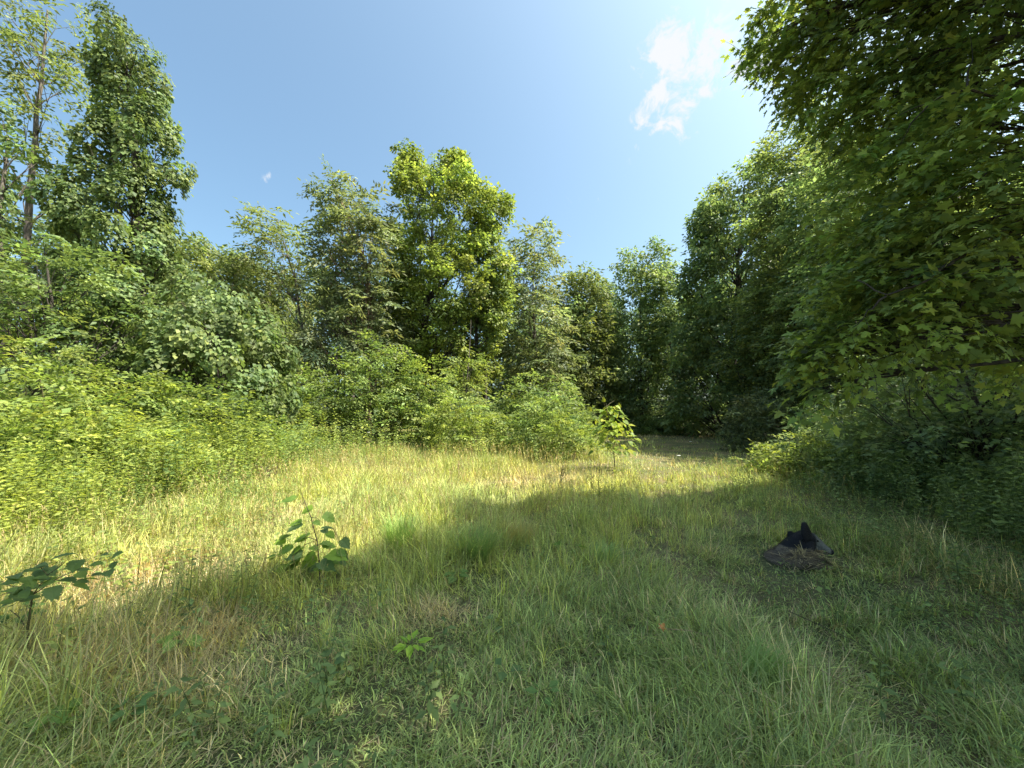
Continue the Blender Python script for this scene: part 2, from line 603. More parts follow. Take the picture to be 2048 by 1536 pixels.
def in_poly(x, y, poly):
    c = False
    n = len(poly)
    for i in range(n):
        (x1, y1), (x2, y2) = poly[i], poly[i - 1]
        if (y1 > y) != (y2 > y) and x < (x2 - x1) * (y - y1) / (y2 - y1) + x1:
            c = not c
    return c


def sunlit_gap(c, r=0.0):
    """would foliage at c shade one of the open spots?"""
    x = c[0] - SUN_DIR.x / SUN_DIR.z * c[2]
    y = c[1] - SUN_DIR.y / SUN_DIR.z * c[2]
    m = .55 * r + .2
    if any(in_poly(x + dx, y + dy, LIT) for dx, dy in ((0, 0), (-m, 0), (m, 0), (0, m), (0, -m * .5))):
        return True
    return any((x - a) ** 2 + (y - b) ** 2 < (q + r * .8) ** 2 for a, b, q in SPOTS)


def limb_path(p0, p1, sag, rnd, k=4):
    p0, p1 = Vector(p0), Vector(p1)
    Ln = (p1 - p0).length
    out_ = []
    for i in range(k + 1):
        t = i / k
        q = p0.lerp(p1, t)
        q.z += sag * Ln * math.sin(math.pi * t)
        if 0 < i < k:
            q += Vector((rnd.gauss(0, .035), rnd.gauss(0, .035), rnd.gauss(0, .03))) * Ln
        out_.append(q)
    return out_


def fill_lobe(rng, c, lr, count, axis_xy, up_bias=.35):
    """spray positions and headings through one lobe"""
    v = rng.normal(size=(count, 3))
    outw = np.array([c[0] - axis_xy[0], c[1] - axis_xy[1], 0.0])
    nrm = np.linalg.norm(outw)
    if nrm > .05:
        v += .55 * outw / nrm
    v[:, 2] += up_bias
    v /= np.linalg.norm(v, axis=1, keepdims=True)
    r = lr * (.35 + .65 * rng.random(count) ** .6)
    P = np.asarray(c) + v * r[:, None] * np.array([1, 1, .85])
    return P, v


def headings(v, rng, pitch_bias=-.1, rollj=.35):
    yaw = np.arctan2(v[:, 1], v[:, 0]) + rng.normal(0, .5, len(v))
    pitch = np.clip(.55 * np.arcsin(np.clip(v[:, 2], -1, 1)) + pitch_bias + rng.normal(0, .25, len(v)), -1.1, 1.1)
    return np.stack([rng.normal(0, rollj, len(v)), -pitch, yaw], 1)


def tints(rng, col, k, var=.16, hue=.12):
    b = np.exp(rng.normal(0, var, (k, 1)))
    h = rng.normal(0, hue, k)
    t = np.array(col)[None, :] * b
    t[:, 0] *= np.exp(h); t[:, 2] *= np.exp(-.5 * h)
    return t


def tree(name, label, depth, rows, col, grp, n=40, per=40, lobe=1.0, scl=1.0, bark=None, trunk_px=None, trunk_r=.18, seed=1, flat=.9,
         cat='tree', group=None, stems=1, limbs=True, var=.16, hue=.06, outer=.45, up_bias=.35, pitch_bias=-.1, base_px=None, vine=False, maxd=4.5, gaps=False, dens=.42):
    """rows = outline of the crown as seen from the camera [(py, left px, right px)], read at its own distance;
    the crown is a body round the trunk filled with lobes of foliage"""
    rng = np.random.default_rng(seed)
    rnd = random.Random(seed)
    ring = []
    for (py, xl, xr) in rows:
        a, b = at(xl, py, depth), at(xr, py, depth)
        ring.append((a.z, (a.x + b.x) / 2, (b.x - a.x) / 2))
    ring.sort()
    zz = np.array([r[0] for r in ring]); cc = np.array([r[1] for r in ring]); rr = np.array([r[2] for r in ring])
    if trunk_px is None:
        bx = float(cc[0]) if base_px is None else at(base_px, 860, depth).x
        path = [Vector((bx, depth, hz(bx, depth) - .15))]
        for t in (.35, .65, .93):
            z = path[0].z + (zz[-1] - path[0].z) * t
            cx = float(np.interp(z, zz, cc))
            path.append(Vector((bx + (cx - bx) * min(1, t * 1.3) + rnd.gauss(0, .12), depth + rnd.gauss(0, .15), z)))
    else:
        path = [at(px, py, depth) for (px, py) in trunk_px]
        path[0].z = hz(path[0].x, depth) - .15
    base = (path[0].x, path[0].y, hz(path[0].x, path[0].y))
    root = thing(name, label, cat, base, group)
    tb = MB()
    rad = [trunk_r * (1 - .82 * i / (len(path) - 1)) for i in range(len(path))]
    # flare and smooth the trunk
    fine, fr = [], []
    for i in range(len(path) - 1):
        for k in range(3):
            t = k / 3
            q = path[i].lerp(path[i + 1], t)
            if i + k:
                q += Vector((rnd.gauss(0, .02), rnd.gauss(0, .02), 0)) * trunk_r * 6
            fine.append(q); fr.append(rad[i] * (1 - t) + rad[i + 1] * t)
    fine.append(path[-1]); fr.append(rad[-1])
    fr[0] *= 1.5
    if stems == 1:
        tb.tube(fine, fr, 9)
    else:
        for s_ in range(stems):
            a = 6.28 * s_ / stems + rnd.random()
            zt = zz[0] + (zz[-1] - zz[0]) * rnd.uniform(.5, .95)
            r_ = float(np.interp(zt, zz, rr)) * .6
            tip = Vector((float(np.interp(zt, zz, cc)) + math.cos(a) * r_, depth + math.sin(a) * min(r_, maxd) * flat, zt))
            st = Vector(base) + Vector((math.cos(a) * .15, math.sin(a) * .15, -.1))
            tb.tube(limb_path(st, tip, .06, rnd), [trunk_r, trunk_r * .8, trunk_r * .6, trunk_r * .4, trunk_r * .2], 5)
    # lobes
    w = np.maximum(rr, .15)
    zs = np.linspace(zz[0], zz[-1], 60)
    wr = np.interp(zs, zz, w)
    cdf = np.cumsum(wr); cdf /= cdf[-1]
    br = MB()
    PP, VV, TT = [], [], []
    for k in range(n):
        u = (k + rng.random()) / n
        z = float(np.interp(u, cdf, zs))
        r_ = float(np.interp(z, zz, rr)); cx = float(np.interp(z, zz, cc))
        lr = min(lobe * rng.uniform(.65, 1.3), max(r_ * .95, .25))
        rho = max(r_ - .62 * lr, 0) * (outer + (1 - outer) * math.sqrt(rng.random()))
        a = 2.4 * k + rng.normal(0, .5)
        dep = min(rho, maxd) * flat
        c = np.array([cx + math.cos(a) * rho, depth + math.sin(a) * dep, z - lr * .35])
        if c[2] < base[2] + lr * .4 and cat != 'tree':
            c[2] = base[2] + lr * .4
        if gaps and sunlit_gap(c, lr):
            continue
        cnt = max(4, int(per * dens * (lr / lobe) ** 2))
        P, V = fill_lobe(rng, c, lr, cnt, (cx, depth), up_bias)
        ok = P[:, 2] > height(P[:, 0], P[:, 1]) + .12
        PP.append(P[ok]); VV.append(V[ok])
        TT.append(tints(rng, np.array(col) * math.exp(rng.normal(0, var * .8)), int(ok.sum()), var, hue))
        if limbs and (stems == 1):
            # a limb from the trunk up into the lobe
            zt = max(base[2] + .6, c[2] - rnd.uniform(.5, 1.1) * (rho + lr * .6) - .3)
            i = 0
            while i < len(fine) - 2 and fine[i + 1].z < zt:
                i += 1
            p0 = fine[i]
            r0 = min(fr[i] * .5, .03 + .012 * (rho + lr))
            pth = limb_path(p0, c, -.05, rnd)
            br.tube(pth, [r0, r0 * .75, r0 * .55, r0 * .38, r0 * .18], 4, cap=False)
            for q in range(2):
                e = P[rnd.randrange(len(P))]
                br.tube([pth[2 + q % 2], pth[3].lerp(Vector(e), .5) + Vector((0, 0, .05)), Vector(e)], [r0 * .4, r0 * .25, r0 * .1], 3, cap=False)
    P = np.concatenate(PP); V = np.concatenate(VV); T = np.concatenate(TT)
    bk = bark or M_BARK
    link('trunk' if cat == 'tree' else 'stems', tb.mesh('trunk', bk, base, True), root)
    if br.v:
        link('branches', br.mesh('branches', bk, base, True), root)
    rot = headings(V, rng, pitch_bias)
    if vine:
        rot = np.stack([rng.normal(0, .2, len(V)), -.35 * V[:, 2] + rng.normal(0, .2, len(V)), np.arctan2(V[:, 1], V[:, 0])], 1)
    scatter('crown' if cat == 'tree' else 'foliage', grp, P, rot, scl * rng.uniform(.75, 1.25, len(P)), T, root, base, rng)
    return root


# albedo of the foliage, by species
C_MAPLE = (0.17, 0.24, 0.06)
C_GREY = (0.19, 0.225, 0.115)
C_OLIVE = (0.18, 0.22, 0.08)
C_DARK = (0.18, 0.25, 0.12)
C_MID = (0.215, 0.285, 0.125)
C_VINE = (.15, .205, .072)
C_LIME = (0.22, 0.275, 0.07)
C_NEAR = (0.24, 0.31, 0.085)
C_BUSH = (0.18, 0.245, 0.075)

tree('slim_tree', 'tall slim sparse tree with a bare pale trunk at the left edge', 18,
     [(-10, 20, 130), (40, -10, 165), (110, 0, 175), (170, 40, 140), (215, 60, 100), (260, 0, 120), (340, -20, 120), (440, -20, 110), (540, -20, 130)],
     C_OLIVE, G_FEATHER, n=36, per=20, lobe=.75, bark=M_BARK, trunk_px=[(62, 860), (52, 520), (66, 330), (82, 170), (95, 20)], trunk_r=.19, seed=2)
tree('vine_draped_tree', 'tall column of a tree draped in vines against the sky beside the slim tree', 16.5,
     [(28, 205, 240), (70, 185, 305), (120, 215, 325), (170, 195, 330), (215, 225, 335), (270, 195, 375), (310, 165, 365), (350, 150, 335), (430, 120, 345), (500, 140, 355), (580, 130, 370), (660, 130, 380), (760, 150, 370)],
     C_VINE, G_VINE, n=95, per=34, lobe=.75, bark=M_BARK_D, trunk_r=.2, seed=3, vine=True, scl=.8, base_px=270)
tree('ivy_hung_tree', 'leaning trunk hung with ivy clumps at the far left edge', 15,
     [(225, -40, 60), (300, -60, 70), (380, -80, 40), (470, -80, 60), (560, -80, 90), (640, -90, 110)],
     C_VINE, G_VINE, n=22, per=16, lobe=.8, bark=M_BARK, trunk_r=.2, seed=4, vine=True, scl=.8)
tree('broad_understory_tree', 'low broad tree under the vine column on the left', 13.5,
     [(500, 40, 200), (550, -20, 250), (620, -40, 280), (700, -40, 290), (790, -40, 280)],
     C_VINE, G_SPRAY, n=40, per=34, lobe=.85, bark=M_BARK_D, trunk_r=.13, seed=5, scl=.95)
tree('vine_mound_tree', 'small tree smothered into a rounded mound by vines', 15,
     [(545, 370, 430), (590, 330, 500), (650, 310, 560), (720, 300, 590), (800, 300, 590)],
     C_VINE, G_VINE, n=46, per=24, lobe=.85, bark=M_BARK_D, trunk_r=.13, seed=6, vine=True, scl=.85)
tree('olive_tree', 'soft olive tree behind the vine mound', 29,
     [(465, 375, 420), (495, 350, 480), (545, 330, 540), (620, 320, 570), (720, 330, 590)],
     C_OLIVE, G_FINE, n=44, per=34, lobe=1.5, scl=1.3, seed=7)
tree('grey_leaf_tree', 'grey-green tree rising behind the olive tree', 33,
     [(515, 480, 540), (560, 460, 600), (640, 470, 640), (740, 480, 650)],
     C_GREY, G_FINE, n=34, per=30, lobe=1.5, scl=1.4, seed=8)
tree('lacy_tree', 'lacy pale tree with open crown showing sky', 27,
     [(415, 520, 545), (445, 505, 590), (490, 500, 628), (540, 520, 640), (590, 550, 650)],
     C_OLIVE, G_FEATHER, n=26, per=16, lobe=1.05, scl=1.25, seed=9, trunk_px=[(600, 862), (610, 700), (590, 560), (555, 440)], trunk_r=.14)
tree('spire_tree', 'grey-green tree with a narrow spire top left of the big maple', 23.5,
     [(343, 648, 678), (380, 632, 700), (412, 640, 770), (480, 645, 785), (560, 640, 795), (640, 630, 800), (690, 600, 790)],
     C_GREY, G_FEATHER, n=62, per=30, lobe=1.1, scl=1.15, bark=M_BARK_R, seed=10, trunk_px=[(735, 868), (740, 640), (735, 540), (690, 420), (662, 360)], trunk_r=.2)
tree('thin_grey_tree', 'thin tree with a pale bare trunk under the spire tree', 22.5,
     [(575, 610, 700), (640, 600, 720), (700, 620, 715)],
     C_GREY, G_SPRAY, n=16, per=14, lobe=.9, scl=1.0, bark=M_BARK, seed=11, trunk_px=[(705, 870), (706, 720), (712, 620), (690, 560)], trunk_r=.13)
tree('tall_maple', 'tallest yellow-green maple rounded crown in the middle', 27,
     [(300, 815, 870), (325, 785, 935), (360, 775, 985), (410, 765, 1022), (460, 770, 1018), (510, 780, 1035), (580, 770, 1045), (650, 780, 1030), (710, 800, 1000), (760, 860, 980)],
     C_LIME, G_MAPFAR, n=130, per=36, lobe=1.0, scl=.95, bark=M_BARK_D, seed=12, trunk_px=[(842, 868), (850, 690), (858, 600), (862, 480), (868, 360)], trunk_r=.21)
tree('silver_tree', 'silvery upright tree right of the tall maple', 31,
     [(460, 1048, 1085), (490, 1025, 1112), (540, 1010, 1120), (620, 1000, 1130), (720, 1010, 1135), (790, 1020, 1130)],
     C_GREY, G_FEATHER, n=46, per=28, lobe=1.2, scl=1.4, seed=13, trunk_r=.17)
tree('middle_tree', 'fine-leaved tree with rounded top beside the silver tree', 36,
     [(538, 1130, 1175), (570, 1112, 1210), (640, 1105, 1225), (740, 1110, 1235), (830, 1120, 1235)],
     C_OLIVE, G_FINE, n=44, per=30, lobe=1.6, scl=1.5, bark=M_BARK_D, seed=14)
tree('pointed_tree', 'pointed dark evergreen peeking between the rounded trees', 44,
     [(545, 1206, 1220), (590, 1195, 1238), (650, 1185, 1250), (740, 1170, 1260)],
     C_DARK, G_FINE, n=36, per=24, lobe=1.1, scl=1.4, bark=M_BARK_D, seed=15)
tree('round_dark_tree', 'dark rounded tree at the far end of the clearing', 37,
     [(493, 1262, 1325), (525, 1232, 1342), (590, 1218, 1350), (680, 1205, 1365), (780, 1200, 1375), (850, 1190, 1380)],
     C_MID, G_CLUMP, n=58, per=34, lobe=1.7, scl=1.35, bark=M_BARK_D, seed=16)
tree('great_domed_tree', 'large domed tree where the right-hand wood begins', 29,
     [(338, 1460, 1520), (370, 1420, 1550), (420, 1395, 1570), (480, 1370, 1590), (560, 1350, 1610), (660, 1345, 1610), (760, 1350, 1600), (830, 1350, 1590)],
     C_MID, G_CLUMP, n=100, per=50, lobe=1.35, scl=1.15, bark=M_BARK_D, seed=17, trunk_r=.3)
tree('feathery_tree', 'feathery pale-topped tree leaning out above the right-hand wood', 21,
     [(195, 1625, 1665), (240, 1580, 1690), (300, 1545, 1700), (380, 1540, 1720), (500, 1520, 1740), (620, 1500, 1740), (740, 1500, 1740)],
     C_OLIVE, G_SPRAY, n=90, per=44, lobe=1.15, scl=1.25, bark=M_BARK_D, seed=18, trunk_r=.25)
tree('shaded_wood_tree', 'tall shaded tree standing behind the overhanging maple', 13.5,
     [(-40, 1700, 1960), (60, 1670, 2040), (200, 1650, 2080), (380, 1650, 2090), (560, 1660, 2080), (700, 1640, 2060)],
     C_DARK, G_SPRAY, n=70, per=40, lobe=1.15, scl=1.0, bark=M_BARK_D, seed=19, trunk_r=.25, base_px=1905, gaps=True)
tree('edge_wood_tree', 'shaded tree at the right edge behind the maple boughs', 10.5,
     [(-100, 1960, 2300), (150, 1930, 2350), (400, 1950, 2350), (640, 1960, 2300)],
     C_DARK, G_SPRAY, n=50, per=40, lobe=1.1, scl=1.0, bark=M_BARK_D, seed=20, trunk_r=.22, base_px=2100, gaps=True)
tree('inner_wood_tree', 'full rounded tree between the feathery tree and the overhanging maple', 17,
     [(270, 1660, 1720), (340, 1610, 1790), (450, 1590, 1830), (580, 1580, 1840), (720, 1580, 1830), (800, 1600, 1800)],
     C_MID, G_SPRAY, n=80, per=40, lobe=1.0, scl=1.1, bark=M_BARK_D, seed=22, trunk_r=.2)
tree('low_dark_tree', 'low dark tree closing the far right corner of the clearing', 24,
     [(600, 1480, 1560), (660, 1440, 1620), (740, 1430, 1640), (830, 1460, 1640)],
     C_DARK, G_CLUMP, n=36, per=36, lobe=1.1, scl=.9, bark=M_BARK_D, seed=21)
# the wood behind: single trees that close the view
BACK = [
    (-60, 47, 330, 'backdrop tree seen past the slim left trunk', C_MID), (130, 44, 430, 'backdrop tree behind the broad understory tree', C_DARK),
    (300, 42, 500, 'backdrop tree behind the vine column foot', C_DARK), (450, 44, 560, 'dark backdrop tree under the olive crown', C_DARK),
    (560, 42, 600, 'dark backdrop tree under the lacy crown', C_DARK), (660, 40, 560, 'dark backdrop tree behind the spire tree', C_DARK),
    (770, 42, 520, 'dark backdrop tree left of the tall maple trunk', C_DARK), (880, 44, 560, 'dark backdrop tree behind the tall maple trunk', C_DARK),
    (980, 42, 570, 'dark backdrop tree right of the tall maple trunk', C_DARK), (1080, 46, 600, 'dark backdrop tree behind the silver tree', C_DARK),
    (1180, 50, 610, 'dark backdrop tree behind the middle tree', C_DARK), (1300, 50, 600, 'dark backdrop tree behind the round dark tree', C_DARK),
    (1400, 47, 560, 'backdrop tree in the notch before the great dome', C_MID), (1500, 42, 520, 'backdrop tree behind the great dome', C_DARK),
    (1640, 36, 480, 'backdrop tree behind the feathery tree', C_DARK), (1800, 28, 420, 'backdrop tree deep in the shaded wood', C_MID),
    (1960, 22, 380, 'sunlit backdrop tree deep behind the maple boughs', C_LIME), (2120, 18, 330, 'sunlit backdrop tree off the right edge', C_LIME)]
made = {}
for i, (px, dep, top, lab, col) in enumerate(BACK):
    w_ = 95 * 40 / dep
    key = (col, i % 3 if col == C_DARK else 0)
    p_ = at(px, 858, dep)
    zt = at(px, top, dep).z
    if key not in made:
        o = tree('backdrop_tree', lab, dep, [(top, px - w_ * .3, px + w_ * .3), (top + 60, px - w_ * .8, px + w_ * .8), (top + 160, px - w_, px + w_), (800, px - w_, px + w_), (858, px - w_ * .9, px + w_ * .9)],
                 col, G_CLUMP, n=52, per=22, lobe=2.0, scl=1.9, bark=M_BARK_D, seed=60 + i, group='trees closing the wood behind the clearing')
        made[key] = (o, w_ * dep, zt)
    else:
        src, sw, sz = made[key]
        o = src.copy(); COL.objects.link(o)
        o['label'] = lab
        o.location = (p_.x, dep, hz(p_.x, dep))
        k = w_ * dep / sw
        o.scale = (k, k, zt / sz)
        o.rotation_euler = (0, 0, i * 1.9)
        for ch in src.children:
            c_ = ch.copy(); COL.objects.link(c_); c_.parent = o

# ------------------------------------------------------------------ shrubs and thickets
def shrub(name, label, depth, rows, col, grp=None, n=26, per=26, lobe=.5, scl=.7, seed=1, group=None, **k):
    return tree(name, label, depth, rows, col, grp or G_SPRAY, n=n, per=per, lobe=lobe, scl=scl, seed=seed, cat='shrub', group=group, stems=6, dens=.27,
                trunk_r=.02, bark=M_STEM, outer=.5, **k)


TH = 'shrubs of the thicket before the trees'
shrub('leafy_shrub', 'bright leafy shrub standing before the pale thin trunk', 20, [(678, 735, 765), (710, 710, 810), (760, 700, 840), (820, 690, 860), (878, 690, 870)], C_BUSH, n=44, per=34, lobe=.8, scl=1.0, seed=31, group=TH)
shrub('arching_shrub', 'arching shrub with a dark hollow below, left of the bright leafy shrub', 19, [(738, 590, 700), (775, 570, 730), (830, 570, 740), (880, 580, 740)], C_BUSH, n=40, per=34, lobe=.75, scl=.95, seed=32, group=TH)
shrub('rounded_shrub', 'rounded shrub between the vine mound and the arching shrub', 16.5, [(765, 480, 560), (800, 450, 600), (850, 440, 620), (890, 440, 620)], C_BUSH, n=36, per=32, lobe=.65, scl=.85, seed=33, group=TH)
shrub('yellowish_shrub', 'yellowish shrub right below the tall maple trunk', 21, [(720, 830, 880), (760, 800, 900), (820, 800, 910), (876, 800, 910)], C_LIME, n=34, per=32, lobe=.75, scl=1.0, seed=34, group=TH)
shrub('dark_shrub', 'darker shrub between yellowish shrub and twin dark trunks', 22, [(770, 890, 960), (810, 880, 990), (870, 880, 990)], C_MID, n=26, per=32, lobe=.75, scl=1.0, seed=35, group=TH)
shrub('spreading_shrub', 'spreading shrub with feathery arm reaching right below silver tree', 20.5, [(742, 1080, 1122), (770, 1020, 1120), (810, 985, 1150), (868, 970, 1165)], C_BUSH, n=44, per=32, lobe=.75, scl=1.0, seed=36, group=TH)
shrub('low_pale_shrub', 'low pale shrub at the meadow edge under the spreading shrub', 17, [(800, 900, 960), (835, 860, 1010), (878, 850, 1030)], C_LIME, n=34, per=28, lobe=.55, scl=.8, seed=37, group=TH)
shrub('trailing_shrub', 'trailing shrub running down towards the young sapling', 16, [(795, 1070, 1120), (830, 1040, 1170), (870, 1020, 1190)], C_BUSH, n=32, per=28, lobe=.5, scl=.75, seed=38, group=TH)
shrub('knee_high_shrub', 'knee-high shrub nestled behind the brown dead stalks', 14, [(838, 1110, 1150), (862, 1090, 1180), (885, 1090, 1185)], C_LIME, n=18, per=22, lobe=.35, scl=.6, seed=39, group=TH)
LT = 'tall weeds of the left thicket'
shrub('tall_weed_clump', 'tallest bright weed clump rising at the left edge', 9.5, [(690, 60, 120), (740, -20, 160), (800, -60, 200), (900, -80, 230)], C_LIME, n=46, per=30, lobe=.5, scl=.75, seed=41, group=LT)
shrub('dense_weed_clump', 'dense bright weed clump below the broad understory tree', 11, [(755, 210, 270), (800, 160, 350), (850, 130, 400), (905, 130, 420)], C_LIME, n=46, per=30, lobe=.5, scl=.75, seed=42, group=LT)
shrub('mottled_weed_clump', 'mottled green weed clump below the vine mound', 12.5, [(775, 350, 430), (815, 320, 500), (860, 310, 540), (905, 310, 550)], C_BUSH, n=44, per=30, lobe=.55, scl=.75, seed=43, group=LT)
shrub('sunny_weed_clump', 'sunny yellow-green weed clump spilling towards the meadow', 8.0, [(850, 150, 230), (890, 80, 330), (940, 40, 400), (985, 30, 420)], C_LIME, n=44, per=28, lobe=.4, scl=.6, seed=44, group=LT)
shrub('edge_weed_clump', 'yellow-green weed clump cut by the left edge of the view', 7.0, [(820, -60, 40), (880, -100, 110), (960, -120, 140), (1010, -120, 150)], C_LIME, n=40, per=28, lobe=.4, scl=.6, seed=45, group=LT)
shrub('white_dotted_shrub', 'low shrub with small pale leaves beside the dark hollow', 14, [(845, 480, 560), (880, 440, 640), (912, 430, 660)], C_BUSH, n=30, per=26, lobe=.4, scl=.6, seed=46, group=LT)
RS = 'shaded shrubs along the right-hand wood'
shrub('silvery_shrub', 'silvery fine-leaved shrub beside the dark gap at the clearing end', 18, [(783, 1500, 1535), (810, 1470, 1570), (850, 1455, 1610), (885, 1455, 1630)], C_GREY, G_FINE, n=36, per=26, lobe=.6, scl=.7, seed=51, group=RS)
shrub('sunlit_shrub', 'single sunlit yellow shrub at the edge of the shade on the right', 10.2, [(868, 1580, 1615), (890, 1535, 1635), (920, 1510, 1650), (950, 1500, 1660)], C_LIME, n=30, per=26, lobe=.32, scl=.5, seed=52, group=RS)
shrub('sloping_shrub', 'shaded shrub sloping up behind the sunlit yellow shrub', 12.5, [(790, 1700, 1780), (830, 1630, 1830), (880, 1600, 1850), (930, 1590, 1850)], C_MID, n=44, per=30, lobe=.6, scl=.75, seed=53, group=RS)
shrub('layered_shrub', 'shaded shrub with layered boughs low under the maple', 9.5, [(735, 1800, 1960), (780, 1740, 2020), (850, 1720, 2080), (940, 1730, 2100)], C_DARK, n=48, per=32, lobe=.6, scl=.75, seed=54, group=RS)
shrub('shadowy_shrub', 'darkest shrub against the right edge above the weedy bank', 7.2, [(770, 1960, 2060), (840, 1900, 2120), (920, 1860, 2140), (990, 1860, 2160)], C_DARK, n=44, per=30, lobe=.5, scl=.65, seed=55, group=RS)
shrub('bank_shrub', 'low shaded shrub on the bank between sunlit shrub and right edge', 9.0, [(880, 1720, 1790), (920, 1660, 1850), (965, 1650, 1880)], C_MID, n=30, per=28, lobe=.4, scl=.6, seed=56, group=RS)

shrub('far_low_shrub', 'low green shrub at the far end of the clearing left of the straw strip', 33, [(842, 1290, 1320), (855, 1270, 1345), (868, 1262, 1355)], C_BUSH, n=20, per=26, lobe=.6, scl=.9, seed=58, group=RS)
shrub('far_dark_shrub', 'dark low shrub at the far end of the clearing under the round dark tree', 36, [(810, 1230, 1300), (840, 1200, 1350), (866, 1190, 1370)], C_DARK, n=36, per=34, lobe=1.0, scl=1.3, seed=59, group=RS)
shrub('far_corner_shrub', 'dark shrub in the far corner of the clearing under the great dome', 33, [(790, 1370, 1440), (830, 1340, 1480), (866, 1330, 1500)], C_DARK, n=40, per=34, lobe=1.0, scl=1.3, seed=50, group=RS)
tree('slender_yellow_tree', 'slender young tree with a tuft of yellow leaves and thin pale trunk', 23,
     [(708, 930, 950), (730, 915, 965), (760, 915, 965), (775, 925, 955)], C_LIME, G_SPRAY, n=14, per=12, lobe=.5, scl=.9, bark=M_BARK, seed=57,
     trunk_px=[(928, 865), (930, 800), (938, 720), (942, 640)], trunk_r=.06)
for px, lab, tr in ((955, 'dark straight trunk in the middle of the wood', .17), (972, 'paler straight trunk beside the dark one', .14), (676, 'crooked dark trunk in the gap left of the pale thin trunk', .12),
                    (1345, 'shadowed trunk at the end of the clearing', .15), (1150, 'shadowed trunk under the fine-leaved middle tree', .16)):
    tree('bare_trunk_tree', lab, 26 if px < 1100 else 35, [(470 if px < 1100 else 600, px - 30, px + 30), (560 if px < 1100 else 660, px - 45, px + 45), (640 if px < 1100 else 720, px - 40, px + 40)], C_DARK, G_CLUMP,
         n=12, per=16, lobe=1.2, scl=1.1, bark=M_BARK_D, trunk_r=tr, seed=px, group='bare trunks inside the wood')


